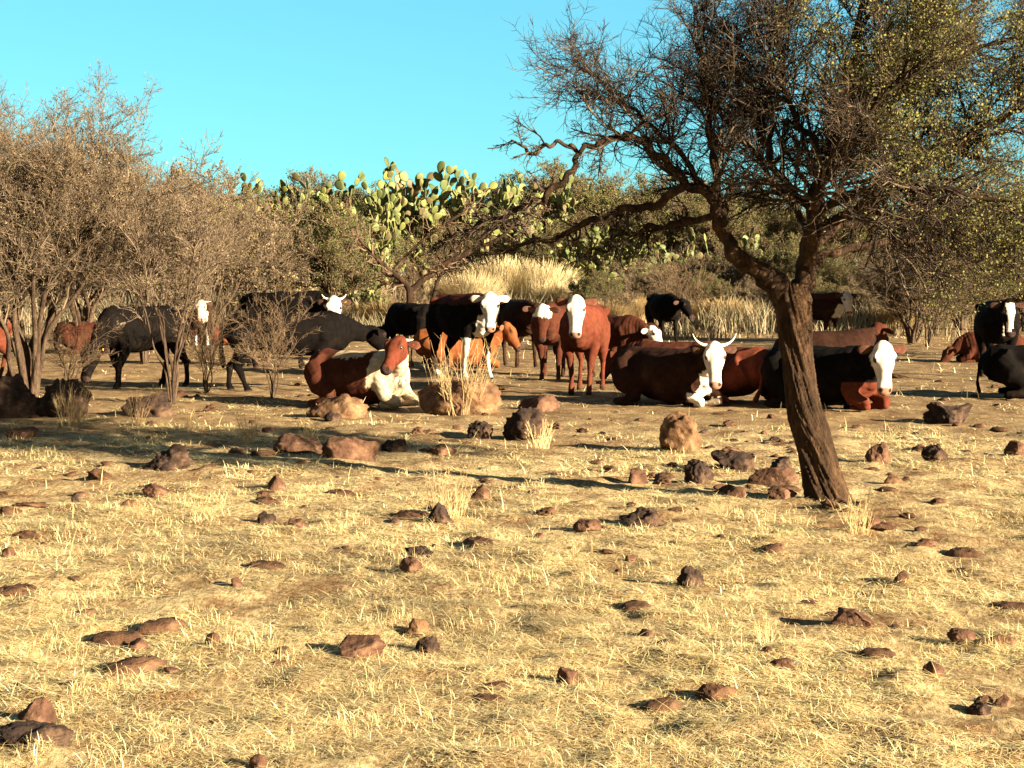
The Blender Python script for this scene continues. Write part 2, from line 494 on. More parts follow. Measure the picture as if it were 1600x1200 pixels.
CL_PALE = clump_mesh(1, 3800, 1.1, 1.5, 0.022, (0.74, 0.62, 0.36), 0.55)
CL_ORNG = clump_mesh(2, 2200, 0.8, 1.1, 0.022, (0.50, 0.36, 0.17), 0.6)
def clump(me, px, Y, sc, label, group):
    x = (px - 800) / FPX * Y
    o = link('grass_clump', me, loc=(x, Y, hz(x, Y) - 0.03), rz=random.Random(px).uniform(0, 6))
    o.scale = sc
    tag(o, label, 'grass clump', group)
g_ = 'pale grass clumps behind the herd'
clump(CL_PALE, 735, 56, (1.15, 1, 1.15), 'pale straw clump at the left end of the bright grass mound', g_)
clump(CL_PALE, 790, 57.5, (1.3, 1.1, 1.5), 'tallest pale straw clump in the bright mound behind the white faced calf', g_)
clump(CL_PALE, 845, 57, (1.2, 1.1, 1.4), 'pale straw clump right of the tallest one in the bright mound', g_)
clump(CL_PALE, 885, 55, (0.85, 0.9, 1.0), 'low pale straw clump at the right end of the bright grass mound', g_)
clump(CL_PALE, 398, 52, (0.7, 0.7, 1.75), 'tall narrow yellow grass clump behind the black horned cow', g_)
clump(CL_PALE, 462, 53, (0.6, 0.6, 1.3), 'yellow grass clump left of the round green huisache trunk', g_)
clump(CL_ORNG, 600, 50, (1.3, 1, 0.95), 'orange straw clump in front of the leaning dead tree', g_)
clump(CL_ORNG, 655, 51, (1, 1, 0.8), 'low orange straw clump right of the leaning dead tree base', g_)
clump(CL_ORNG, 945, 49, (1.1, 1, 0.95), 'rusty straw clump behind the red standing calf', g_)
clump(CL_ORNG, 990, 52, (1.1, 1, 1.0), 'rusty straw clump left of the far black steer', g_)
clump(CL_ORNG, 1130, 52, (1.6, 1, 0.9), 'wide rusty straw clump right of the far black steer', g_)
clump(CL_ORNG, 1400, 50, (1.2, 1, 0.9), 'rusty straw clump right of the far black cow by the trunk', g_)

# ------------------------------------------------------------------ branching
def grow(rng, S, D, L, R, nst, jit, trop):
    n = len(S); P = S.copy(); D = D.copy()
    pts = [P.copy()]; dirs = [D.copy()]
    for i in range(nst):
        D = norm(D + rng.normal(0, jit, (n, 3)) + np.asarray(trop)[None, :])
        P = P + D * (L / nst)[:, None]
        pts.append(P.copy()); dirs.append(D.copy())
    pts = np.stack(pts, 1); dirs = np.stack(dirs, 1)
    t = np.linspace(1, 0.45, nst + 1)
    return pts, dirs, R[:, None] * t[None, :]

def seg_of(pts, rad):
    return pts[:, :-1].reshape(-1, 3), pts[:, 1:].reshape(-1, 3), rad[:, :-1].ravel(), rad[:, 1:].ravel()

def spawn(rng, pts, dirs, rad, L, per, ang, lf, rf, t0=0.15, minr=0.0015):
    n, m = pts.shape[0], pts.shape[1] - 1
    idx = np.repeat(np.arange(n), per)
    t = rng.uniform(t0, 1.0, len(idx)) * m
    i = np.minimum(t.astype(int), m - 1); f = (t - i)[:, None]
    P = pts[idx, i] * (1 - f) + pts[idx, i + 1] * f
    d = dirs[idx, i + 1]
    q = norm(rng.normal(0, 1, (len(idx), 3))); q = norm(q - d * (q * d).sum(1, keepdims=True))
    a = rng.uniform(ang[0], ang[1], len(idx))[:, None]
    D = norm(d * np.cos(a) + q * np.sin(a))
    Lc = L[idx] * lf * rng.uniform(0.5, 1.3, len(idx)) * (1.15 - 0.5 * t / m)
    Rc = np.maximum(rad[idx, i] * rf * rng.uniform(0.7, 1.1, len(idx)), minr)
    return P, D, Lc, Rc

def leaf_quads(rng, P, size, tones, up=0.0):
    n = len(P)
    a = norm(rng.normal(0, 1, (n, 3)) + np.array([0, 0, up])); b = norm(np.cross(a, rng.normal(0, 1, (n, 3))))
    s = (size * rng.uniform(0.6, 1.4, n))[:, None]
    V = np.stack([P - b * s * .35, P + a * s * .5 , P + b * s * .35 + a * s * .1, P - a * s * .5], 1).reshape(-1, 3)
    F = (np.arange(n) * 4)[:, None] + np.array([[0, 1, 2, 3]])
    return V, F, np.repeat(tones, 4, 0)

def twig_colors(rng, nseg, reps, tones):
    c = np.array(tones)[rng.integers(0, len(tones), nseg)] * rng.uniform(0.8, 1.2, (nseg, 1))
    return c[reps]

# ------------------------------------------------------------------ the mesquite in front
def build_mesquite():
    rng = np.random.default_rng(11)
    Y0 = at(1290, 785).y
    def T(px, py, dy=0.0):
        v = atd(px, py, Y0 + dy); return np.array(v)
    base = T(1290, 785); base[2] = hz(base[0], base[1])
    root = empty('mesquite_tree', Vector(base))
    tag(root, 'crooked mesquite tree with a furrowed leaning trunk and wide tangled crown', 'tree')
    def L(p): return np.asarray(p) - base
    tp = [T(1293, 800), T(1292, 772), T(1284, 742), T(1274, 700), T(1259, 650), T(1251, 600), T(1245, 550), T(1241, 505), T(1239, 470, .02), T(1240, 445, .03)]
    tr = np.array([.215, .152, .132, .122, .116, .104, .108, .120, .132, .100])
    V, F, C, r = bark_tube(L(tp), tr, 200, 110, 0.13, 3, 1.6)
    link('trunk', mesh_np('trunk', V, F, True, mats=[M['bark']]), root)
    limbs = [
        ([(1236, 480, 0), (1212, 445, 0), (1182, 418, -.03), (1150, 392, -.05), (1128, 362, -.05), (1122, 335, -.1), (1104, 305, -.15), (1070, 285, -.2), (1040, 258, -.2), (1000, 222, -.25), (965, 215, -.3), (930, 228, -.3), (905, 240, -.3)],
         [.105, .088, .075, .07, .066, .06, .052, .045, .038, .036, .032, .028, .022]),
        ([(905, 240, -.3), (885, 228, -.3), (860, 224, -.32), (835, 236, -.35), (815, 228, -.35), (790, 230, -.3), (762, 232, -.3)], [.022, .02, .018, .022, .012, .008, .004]),
        ([(905, 238, -.3), (892, 268, -.3), (868, 290, -.3), (835, 318, -.25), (790, 338, -.2), (745, 352, -.2), (705, 372, -.15), (680, 392, -.1)], [.026, .03, .03, .028, .028, .024, .018, .01]),
        ([(1075, 288, -.2), (1020, 318, -.1), (965, 330, 0), (905, 350, .1), (850, 372, .15), (800, 388, .2), (755, 398, .2)], [.045, .038, .035, .03, .026, .018, .01]),
        ([(1122, 338, -.1), (1075, 345, .05), (1020, 352, .15), (960, 372, .3), (915, 398, .35)], [.04, .035, .03, .022, .01]),
        ([(1243, 475, .02), (1258, 425, .03), (1266, 375, .05), (1274, 320, .1), (1290, 262, .15), (1308, 200, .2), (1326, 125, .2), (1340, 40, .15), (1352, -50, .1)],
         [.095, .08, .07, .062, .055, .046, .038, .028, .016]),
        ([(1266, 378, .05), (1305, 345, -.1), (1365, 305, -.25), (1435, 258, -.4), (1515, 210, -.5), (1600, 160, -.6), (1690, 110, -.6)], [.055, .05, .045, .04, .034, .026, .014]),
        ([(1256, 420, .03), (1320, 396, .1), (1400, 380, .25), (1470, 366, .4), (1545, 384, .5), (1610, 400, .55), (1680, 410, .6)], [.045, .04, .035, .03, .026, .018, .01]),
        ([(1128, 362, -.05), (1125, 300, .05), (1116, 235, .1), (1110, 170, .15), (1094, 95, .15), (1085, 20, .1)], [.05, .045, .042, .03, .018, .008]),
        ([(1110, 308, -.15), (1062, 240, -.1), (1010, 188, 0), (958, 150, .1), (905, 108, .1)], [.034, .028, .02, .013, .006]),
        ([(1270, 350, .05), (1225, 285, .2), (1192, 205, .3), (1165, 125, .35), (1150, 40, .35)], [.045, .038, .03, .02, .01]),
        ([(1262, 400, .05), (1280, 340, .5), (1330, 260, 1.0), (1380, 180, 1.4), (1420, 90, 1.6)], [.05, .042, .034, .024, .012]),
        ([(1262, 400, .0), (1270, 330, -.45), (1300, 240, -.8), (1380, 160, -1.1), (1470, 70, -1.2)], [.045, .04, .03, .02, .01]),
        ([(1266, 370, .05), (1230, 310, .5), (1180, 240, 1.0), (1120, 170, 1.3)], [.04, .034, .022, .01]),
        ([(1264, 385, .0), (1330, 352, .35), (1430, 330, .7), (1530, 318, .9), (1640, 320, 1.0)], [.045, .038, .03, .02, .01]),
        ([(1290, 262, .15), (1360, 200, 0), (1430, 120, -.1), (1500, 30, -.2), (1560, -50, -.3)], [.04, .034, .026, .018, .01]),
        ([(1274, 340, .1), (1340, 300, -.5), (1430, 290, -.9), (1530, 310, -1.1), (1640, 330, -1.2)], [.045, .038, .03, .02, .01]),
        ([(1308, 200, .2), (1380, 150, .5), (1470, 100, .8), (1580, 70, .9), (1680, 60, 1.0)], [.04, .034, .026, .018, .01]),
        ([(1290, 262, .15), (1245, 180, .1), (1222, 100, 0), (1230, 10, -.1)], [.036, .03, .02, .01]),
    ]
    allp = []
    for li, (pp, rr) in enumerate(limbs):
        P = np.array([T(*q) for q in pp])
        n = 14 * (len(pp) - 1)
        # crooked growth
        Q = catmull(P, 3 * len(pp))
        Q[1:-1] += rng.normal(0, 0.018, (len(Q) - 2, 3))
        R2 = np.interp(np.linspace(0, len(pp) - 1, len(Q)), np.arange(len(pp)), rr)
        R2 = np.where(R2 < .07, R2 * .70, R2 * .85)
        V, F, C, r = bark_tube(L(Q), R2, n, 18 if rr[0] > .04 else 10, 0.14, li + 20, 2.5)
        link('limb', mesh_np('limb', V, F, True, mats=[M['bark_dark'] if li not in (1,) else M['bark_grey']]), root)
        allp.append((C, r, li))
    A, B, RA, RB, tipP = [], [], [], [], []
    SEG = lambda pts, rad: [x.append(y) for x, y in zip((A, B, RA, RB), seg_of(pts, rad))]
    for C, r, li in allp:
        if li == 1: per1, ll = 5, .28
        elif li in (2, 3, 4): per1, ll = 34, .30
        elif li == 0: per1, ll = 18, .5
        elif li in (8, 9): per1, ll = 34, .74
        elif li == 7: per1, ll = 60, .5
        elif li == 14: per1, ll = 48, .7
        else: per1, ll = 36, .74
        n = len(C); C = C + base; D = norm(np.gradient(C, axis=0))
        Lp = np.full(1, 1.0)
        P, Dc, Lc, Rc = spawn(rng, C[None], D[None], r[None], Lp, per1, (0.5, 1.3), ll, 0.55, 0.28 if li not in (0, 5) else .38)
        if li in (2, 3, 4, 1, 7, 14, 16): trop = (0, 0, -0.03)
        else: trop = (0, 0, 0.05)
        Dc = norm(Dc + np.array([0, 0, 0.25 if li not in (2, 3, 4, 7, 14, 16) else -.12]))
        Rc = np.clip(Rc, .005, .02)
        jit = 0.30 if li in (2, 3, 4) else 0.15
        p1, d1, r1 = grow(rng, P, Dc, Lc, Rc, 7, jit, trop); SEG(p1, r1)
        k2 = (7 if li in (2, 3, 4) else 12)
        P, D2, L2, R2 = spawn(rng, p1, d1, r1, Lc, k2, (0.4, 1.2), 0.52, 0.6, .1, .0028)
        p2, d2, r2 = grow(rng, P, D2, L2, R2, 5, 0.24, trop); SEG(p2, r2)
        P, D3, L3, R3 = spawn(rng, p2, d2, r2, L2, 7, (0.4, 1.2), 0.55, 0.6, .1, .0020)
        if li in (2, 3, 4, 1): 
            kk = rng.random(len(P)) < 0.3; P, D3, L3, R3 = P[kk], D3[kk], L3[kk], R3[kk]
        p3, d3, r3 = grow(rng, P, D3, L3, R3, 3, 0.22, trop); SEG(p3, r3)
        tipP.append(p3[:, 1:].reshape(-1, 3))
    A, B, RA, RB = map(np.concatenate, (A, B, RA, RB))
    V, F, idx = segs(A - base, B - base, RA, RB, 3)
    C = twig_colors(rng, len(A), idx, [(0.036, .025, .017), (.020, .014, .010), (.05, .036, .024), (.12, .09, .055)])
    link('twigs', mesh_np('twigs', V, F, True, C, [M['twig']]), root)
    P = np.concatenate(tipP)
    # small leaflets, dense on the right side of the crown, almost none on the bare left
    u = P[:, 0] / P[:, 1] * FPX + 800; vpy = 440 - (P[:, 2] - CAM_H) / P[:, 1] * FPX
    dens = .68 * np.clip((u - 1180) / 300, 0, 1) * np.clip(0.55 + 1.3 * vnoise(P, 1.6, 4), 0, 1)
    dens *= np.where(vpy > 380, 0.35, 1)
    k = rng.random(len(P)) < dens
    P = P[k]; P = np.repeat(P, 4, 0) + rng.normal(0, 0.024, (len(P) * 4, 3))
    base_t = np.array([[.13, .145, .04], [.18, .18, .055], [.09, .11, .032], [.24, .21, .065]])
    t = base_t[rng.integers(0, 4, len(P))] * rng.uniform(.8, 1.15, (len(P), 1))
    V, F, C = leaf_quads(rng, P - base, 0.017, t)
    link('foliage', mesh_np('foliage', V, F, False, C, [M['leaf']]), root)
build_mesquite()

# ------------------------------------------------------------------ bare thorn bushes and background trees
def bush_parts(seed, nst, h, spread, lv, stem_r, tones, leaf=None, t0=.25, trunk_h=0.0, stops=None):
    """returns list of (part name, mesh). lv = children per level"""
    rng = np.random.default_rng(seed)
    out = []
    Vt, Ft4, Ft3, off = [], [], [], 0
    stems_p, stems_d, stems_r = [], [], []
    for s in range(nst):
        a = 2 * math.pi * (s + rng.uniform(-.3, .3)) / nst
        sp = spread * rng.uniform(.35, 1.0); hh = h * rng.uniform(.72, 1.0) * (1 - 0.2 * (sp / spread) ** 2)
        n = 7; t = np.linspace(0, 1, n)[:, None]
        P = np.column_stack([np.cos(a) * sp * t ** 1.25, np.sin(a) * sp * t ** 1.25, trunk_h + (hh - trunk_h) * t[:, 0] ** .92])
        if trunk_h > 0: P[0, 2] = trunk_h * .9
        P[0, :2] += [np.cos(a) * stem_r * 1.5, np.sin(a) * stem_r * 1.5]
        P[1:] += rng.normal(0, 0.035 * h / 3, (n - 1, 3))
        R = stem_r * rng.uniform(.6, 1.1) * np.linspace(1, .18, n)
        V, F, C, r = bark_tube(P, R, 30, 9, 0.12, seed + s, 2)
        Vt.append(V); Ft4.append(F[0] + off); Ft3.append(F[1] + off); off += len(V)
        stems_p.append(C[::3]); stems_d.append(norm(np.gradient(C, axis=0))[::3]); stems_r.append(r[::3])
    if trunk_h > 0:
        V, F, C, r = bark_tube(np.array([[0, 0, -.1], [.02, 0, trunk_h * .5], [0, 0.02, trunk_h]]), np.array([1.9, 1.5, 1.5]) * stem_r, 16, 12, .12, seed, 2)
        Vt.append(V); Ft4.append(F[0] + off); Ft3.append(F[1] + off); off += len(V)
    out.append(('stems' if trunk_h == 0 else 'trunk', mesh_np('stems', np.vstack(Vt), [np.vstack(Ft4), np.vstack(Ft3)], True, mats=[M['bark_grey']])))
    pts, dirs, rad = np.stack(stems_p), np.stack(stems_d), np.stack(stems_r)
    Lp = np.full(nst, h * 0.36)
    A, B, RA, RB = [], [], [], []
    fr = [1.0, .55, .5, .5]
    for l, per in enumerate(lv):
        P, D, Lc, Rc = spawn(rng, pts, dirs, rad, Lp, per, (.35, 1.15), 1.0 if l == 0 else .52, .55, t0 if l == 0 else .1, stops[l] if stops else .003)
        D = norm(D + np.array([0, 0, .22]))
        P[:, 2] = np.maximum(P[:, 2], .1)
        if l == 0 and t0 > .3: D = norm(D + np.array([0, 0, .35]))
        pts, dirs, rad = grow(rng, P, D, Lc, Rc, (6, 4, 3, 2)[l], .2, (0, 0, .02))
        for x, y in zip((A, B, RA, RB), seg_of(pts, rad)): x.append(y)
        Lp = Lc
    tips = pts[:, 1:].reshape(-1, 3)
    A, B, RA, RB = map(np.concatenate, (A, B, RA, RB))
    V, F, idx = segs(A, B, RA, RB, 3)
    out.append(('twigs', mesh_np('twigs', V, F, True, twig_colors(rng, len(A), idx, tones), [M['twig']])))
    if leaf:
        num, size, lt = leaf
        P = tips[rng.integers(0, len(tips), num)]
        cl = vnoise(P, 2.2, seed) > -0.35
        P = P[cl] + rng.normal(0, size * 1.2, (cl.sum(), 3))
        t = np.array(lt)[rng.integers(0, len(lt), len(P))] * rng.uniform(.75, 1.2, (len(P), 1))
        V, F, C = leaf_quads(rng, P, size, t)
        out.append(('foliage', mesh_np('foliage', V, F, False, C, [M['leaf']])))
    return out

TAN = [(.15, .11, .072), (.08, .058, .038), (.22, .17, .115), (.12, .09, .058)]
GREY = [(.15, .105, .06), (.09, .06, .035), (.20, .14, .085)]
RUST = [(.30, .17, .08), (.35, .22, .11), (.25, .16, .08)]
OLIVE = [(.10, .11, .035), (.14, .14, .045), (.075, .09, .03), (.18, .17, .06)]
DKGR = [(.06, .075, .025), (.09, .10, .035), (.045, .06, .02), (.13, .12, .045)]
TANL = [(.24, .18, .09), (.19, .14, .07), (.17, .15, .065), (.30, .22, .12), (.12, .13, .05)]

def place_bush(name, parts, loc, rz, sc, label, group=None, cat='bush'):
    root = empty(name, loc, rz); root.scale = sc
    for pn, me in parts: link(pn, me, root)
    tag(root, label, cat, group)
    return root

near_a = bush_parts(101, 12, 4.2, 1.9, (20, 9, 6, 4), .05, TAN, (38000, .022, TANL), .36, stops=(.007, .0045, .0034, .0030))
near_b = bush_parts(102, 9, 3.2, 1.9, (18, 9, 6, 4), .028, TAN, (24000, .022, TANL), .42, stops=(.006, .0045, .0034, .0030))
near_c = bush_parts(107, 8, 3.4, 1.7, (9, 7, 5, 3), .026, TAN, (7000, .022, TANL), .45, stops=(.008, .006, .005, .0045))
far_a = bush_parts(103, 8, 4.0, 2.3, (14, 7, 6, 3), .06, TAN, (12000, .05, TANL), .2, .3, stops=(.013, .009, .0075, .007))
far_b = bush_parts(104, 8, 4.0, 2.2, (12, 7, 5, 3), .07, GREY, (26000, .055, OLIVE), .2, .5, stops=(.012, .010, .008, .008))
far_c = bush_parts(105, 7, 4.0, 2.4, (12, 7, 5, 3), .07, GREY, (34000, .055, DKGR + OLIVE), .15, .7, stops=(.012, .010, .008, .008))
thin = bush_parts(106, 6, 4.0, 1.3, (9, 6, 4), .03, GREY, None, .2, stops=(.008, .006, .006))

def gpt(px, Y, sink=0.03):
    x = (px - 800) / FPX * Y
    return Vector((x, Y, hz(x, Y) - sink))

gb = 'leafless thorn bushes on the left'
place_bush('thorn_bush', near_a, gpt(45, 20.6), 0.4, (.92, 1, .90), 'tallest bare thorn bush at the left edge, with thick dark stems behind the boulder', gb)
place_bush('thorn_bush', near_c, gpt(268, 21.0), 2.0, (.78, .8, .88), 'thin stemmed bare bush in front of the black grazing cow', gb)
place_bush('thorn_bush', near_b, gpt(225, 31.0), 4.0, (1.2, 1.1, 1.10), 'tan bare bush rising between the left edge bush and the horned white faced cow', gb)
place_bush('thorn_bush', near_a, gpt(-60, 27.0), 1.4, (1, 1, 1.02), 'bare thorn bush half cut by the left edge of the photo', gb)
place_bush('thorn_bush', far_a, gpt(130, 36), 3.0, (1.1, 1, 1.1), 'broad tan bush behind the left thorn bushes', gb)
place_bush('thorn_bush', far_a, gpt(325, 40), 5.0, (.95, 1, 1.05), 'brown bush behind the small horned white faced cow', gb)
place_bush('thorn_bush', far_a, gpt(408, 48), .9, (.8, .8, .95), 'reddish brown bush left of the green round huisache', gb)
place_bush('huisache_tree', far_c, gpt(520, 49), .3, (.98, .9, .93), 'round dark green tree with spreading stems behind the white faced horned cow', None, 'tree')

# ------------------------------------------------------------------ prickly pear trees
def nopal_parts(seed, h, spread, npad_goal, pad=.33):
    rng = np.random.default_rng(seed)
    # template pad : flattened egg
    nu, nv = 12, 5
    tv = []
    for i in range(nu):
        a = 2 * math.pi * i / nu
        for j in range(nv):
            b = -math.pi / 2 + math.pi * (j + .5) / nv
            rr = math.cos(b)
            ex = rr * math.cos(a); ez = rr * math.sin(a)
            tv.append((ex * .40 * (1 + .25 * ez), math.sin(b) * .055, ez * .5 + .46))
    tv = np.array(tv)
    tf = []
    for i in range(nu):
        for j in range(nv - 1):
            tf.append((i * nv + j, ((i + 1) % nu) * nv + j, ((i + 1) % nu) * nv + j + 1, i * nv + j + 1))
    tf = np.array(tf)
    caps = [tuple(i * nv for i in range(nu))[::-1], tuple(i * nv + nv - 1 for i in range(nu))]
    caps = np.array(caps)
    # woody branches
    Vt, F4, F3, off = [], [], [], 0
    tips = []
    nb = 7
    for s in range(nb):
        a = 2 * math.pi * (s + rng.uniform(-.3, .3)) / nb
        sp = spread * rng.uniform(.2, .75); hh = h * rng.uniform(.45, .72)
        P = np.array([[0, 0, -.1], [np.cos(a) * .12, np.sin(a) * .12, h * .15], [np.cos(a) * sp * .45, np.sin(a) * sp * .45, hh * .55], [np.cos(a) * sp, np.sin(a) * sp, hh]])
        P[1:] += rng.normal(0, .08, (3, 3))
        V, F, C, r = bark_tube(P, np.array([.16, .13, .09, .06]), 14, 8, .1, seed + s, 0)
        Vt.append(V); F4.append(F[0] + off); F3.append(F[1] + off); off += len(V)
        for c in C[5:]: tips.append((c, s))
    trunk = mesh_np('trunk', np.vstack(Vt), [np.vstack(F4), np.vstack(F3)], True, mats=[M['nopal_wood']])
    V, F4, F6, C = [], [], [], []; off = 0
    queue = [(c, norm(np.array([c[0] + rng.normal(0, .5), c[1] + rng.normal(0, .5), 1.0 + rng.random()])), 0) for c, s in tips for _ in range(3)]
    cnt = 0
    rngq = rng
    while queue and cnt < npad_goal:
        c, d, lev = queue.pop(rngq.integers(0, len(queue)))
        L = pad * rng.uniform(.75, 1.2)
        q = norm(np.cross(d, rng.normal(0, 1, 3)))
        e = np.cross(d, q)
        R = np.stack([q, e, d], 0)
        V.append((tv * L) @ R + c); F4.append(tf + off); F6.append(caps + off); off += len(tv)
        col = np.array([(.12, .145, .04), (.17, .19, .05), (.085, .11, .032), (.21, .22, .075), (.11, .09, .035)])[rng.integers(0, 5)] * rng.uniform(.8, 1.15)
        C.append(np.repeat(col[None], len(tv), 0)); cnt += 1
        if lev < 5:
            for k in range(rng.integers(1, 4)):
                a = rng.uniform(-1.1, 1.1)
                p = c + d * L * (.46 + .46 * math.cos(a)) + q * L * .38 * math.sin(a)
                nd = norm(d * math.cos(a * .8) + q * math.sin(a * .8) + rng.normal(0, .3, 3) + np.array([0, 0, .25]))
                queue.append((p, nd, lev + 1))
    pads = mesh_np('pads', np.vstack(V), [np.vstack(F4), np.vstack(F6)], True, np.vstack(C), [M['pad']])
    return [('trunk', trunk), ('pads', pads)]

nop_a = nopal_parts(201, 4.3, 2.3, 900, .30)
nop_b = nopal_parts(202, 4.0, 2.1, 750, .30)
nop_c = nopal_parts(203, 2.0, 1.4, 380, .22)
gn = 'prickly pear cacti behind the herd'
def nopal(me, px, Y, rz, sc, label):
    place_bush('prickly_pear', me, gpt(px, Y, .05), rz, sc, label, gn, 'cactus')
nopal(nop_a, 662, 62, .5, (1.3, 1.2, 1.36), 'tallest tree sized prickly pear standing against the sky in the centre')
nopal(nop_b, 596, 60, 1.9, (.95, .9, 1.22), 'prickly pear with dark shaded pads left of the tallest one')
nopal(nop_b, 762, 62, 3.0, (1.25, 1.1, 1.32), 'tree sized prickly pear right of the tallest one')
nopal(nop_a, 830, 66, 4.4, (1.1, 1, 1.25), 'prickly pear behind the arched bare branch of the mesquite')
nopal(nop_a, 440, 64, 2.2, (1.1, 1.1, 1.18), 'yellow green prickly pear showing above the brown bush left of the huisache')
nopal(nop_b, 530, 66, 5.2, (1.3, 1.2, 1.28), 'prickly pear showing above the top of the huisache')
nopal(nop_b, 330, 60, .2, (.9, 1, 1.08), 'prickly pear peeping through the brown bush, above the small horned cow')
nopal(nop_b, 235, 58, 4.0, (1.1, 1, 1.12), 'prickly pear showing through the thorn bushes, farthest left one')
nopal(nop_c, 577, 53, .0, (.9, .9, .85), 'small low prickly pear beside the right foot of the huisache')
nopal(nop_b, 925, 58, 1.0, (1.0, 1, .80), 'dense prickly pear under the left branch tangle of the mesquite')
nopal(nop_b, 985, 60, 3.6, (1.0, 1, .74), 'prickly pear above the far black steer, left of it')
nopal(nop_c, 1080, 62, 2.6, (1.5, 1.3, 1.5), 'prickly pear seen between the mesquite limbs left of the trunk')
nopal(nop_c, 1175, 64, 5.0, (1.5, 1.3, 1.5), 'prickly pear seen just left of the mesquite fork')

# far thicket behind everything
rr_ = random.Random(8)
gt = 'bushes of the far thicket'
spots = [(-20, 66, far_b, 1.1), (60, 70, far_a, 1.1), (170, 68, far_b, 1.15), (290, 72, far_b, 1.1), (380, 70, far_c, 1.05), (470, 76, far_a, 1.1),
         (560, 74, far_b, 1.0), (640, 78, far_a, 1.05), (725, 74, far_b, 1.0), (800, 76, far_b, 1.0), (880, 72, far_b, .95), (965, 74, far_c, 1.2),
         (1040, 76, far_a, 1.15), (1120, 72, far_b, 1.0), (1200, 76, far_b, 1.0), (1290, 74, far_a, .95), (1370, 70, far_b, .85), (1450, 74, far_a, .9),
         (1530, 72, far_b, .95), (1610, 74, far_a, 1.0), (1690, 70, far_b, 1.0), (-110, 64, far_a, 1.0), (1400, 58, far_c, .62), (1300, 56, far_b, .62), (1220, 58, far_b, .66), (1480, 56, far_b, .7), (1570, 58, far_c, .7), (1130, 60, far_a, .62), (1340, 66, far_b, 1.0), (1500, 66, far_b, 1.0), (1240, 68, far_b, 1.0), (1600, 64, far_b, 1.0), (1080, 66, far_b, .9), (350, 60, far_b, 1.0), (450, 58, far_b, .8), (705, 70, far_b, .98), (590, 70, far_c, 1.0), (810, 70, far_b, 1.12), (640, 74, far_b, 1.0), (750, 74, far_c, 1.02), (868, 68, far_b, 1.3), (920, 72, far_a, 1.25), (980, 70, far_b, 1.2), (485, 70, far_b, 1.22), (430, 70, far_b, .95), (370, 64, far_a, 1.15), (1050, 70, far_b, 1.15), (1110, 66, far_b, 1.0), (1160, 70, far_c, 1.1), (530, 57, far_b, .55), (700, 62, far_b, .8), (870, 60, far_b, .7), (1010, 56, far_a, .5), (1100, 54, far_b, .42), (1190, 53, far_a, .42), (1260, 52, far_b, .40), (1350, 51, far_a, .42), (1530, 54, far_a, .5), (960, 51, far_a, .30), (1010, 66, far_b, .8), (900, 64, far_c, .72)]
for i, (px, Y, me, s) in enumerate(spots):
    kind = {id(far_a): ('brown', 'brown bare bush in the far thicket behind the cacti'), id(far_b): ('olive', 'olive green bush in the far thicket behind the cacti'),
            id(far_c): ('dark', 'dark green tree in the far thicket behind the cacti')}[id(me)]
    place_bush('thicket_bush', me, gpt(px, Y), rr_.uniform(0, 6.28), (s * rr_.uniform(.95, 1.25), s, s * rr_.uniform(.9, 1.08)), kind[1], kind[0] + ' ' + gt)
place_bush('thorn_bush', thin, gpt(1450, 40), 1.0, (.95, .95, .62), 'thin grey brush standing right of the mesquite trunk', None)
place_bush('thorn_bush', near_a, gpt(1425, 41.5), 3.0, (.9, .9, .55), 'low wiry tan bush behind the lying cattle on the right', None)
place_bush('thorn_bush', far_b, gpt(1500, 47), 4.0, (.8, .8, .5), 'low olive bush left of the black cow with the white blaze', None)
place_bush('thorn_bush', far_a, gpt(1600, 50), 4.0, (.8, .8, .6), 'brown bush at the right edge behind the black cow with the white blaze', None)
place_bush('thorn_bush', far_c, gpt(925, 53), 2.0, (.45, .45, .42), 'small dark green bush at the right end of the pale grass mound', None)
place_bush('thorn_bush', thin, gpt(1058, 47), 2.4, (.8, .8, .62), 'small bare tree right behind the far black steer', None)
place_bush('thorn_bush', thin, gpt(640, 49), .4, (.75, .75, .6), 'thin bare shrub beside the leaning dead tree', None)
place_bush('thorn_bush', thin, gpt(425, 22.2), .4, (.42, .42, .36), 'small spiky twig shrub in front of the long black cow', None)

place_bush('thorn_bush', thin, gpt(322, 23.0), 2.2, (.42, .42, .34), 'small bare twig bush left of the spiky twig shrub', None)
place_bush('thorn_bush', thin, gpt(108, 22.6), 3.3, (.42, .42, .30), 'bare twig bush right of the thick dark stems on the left', None)
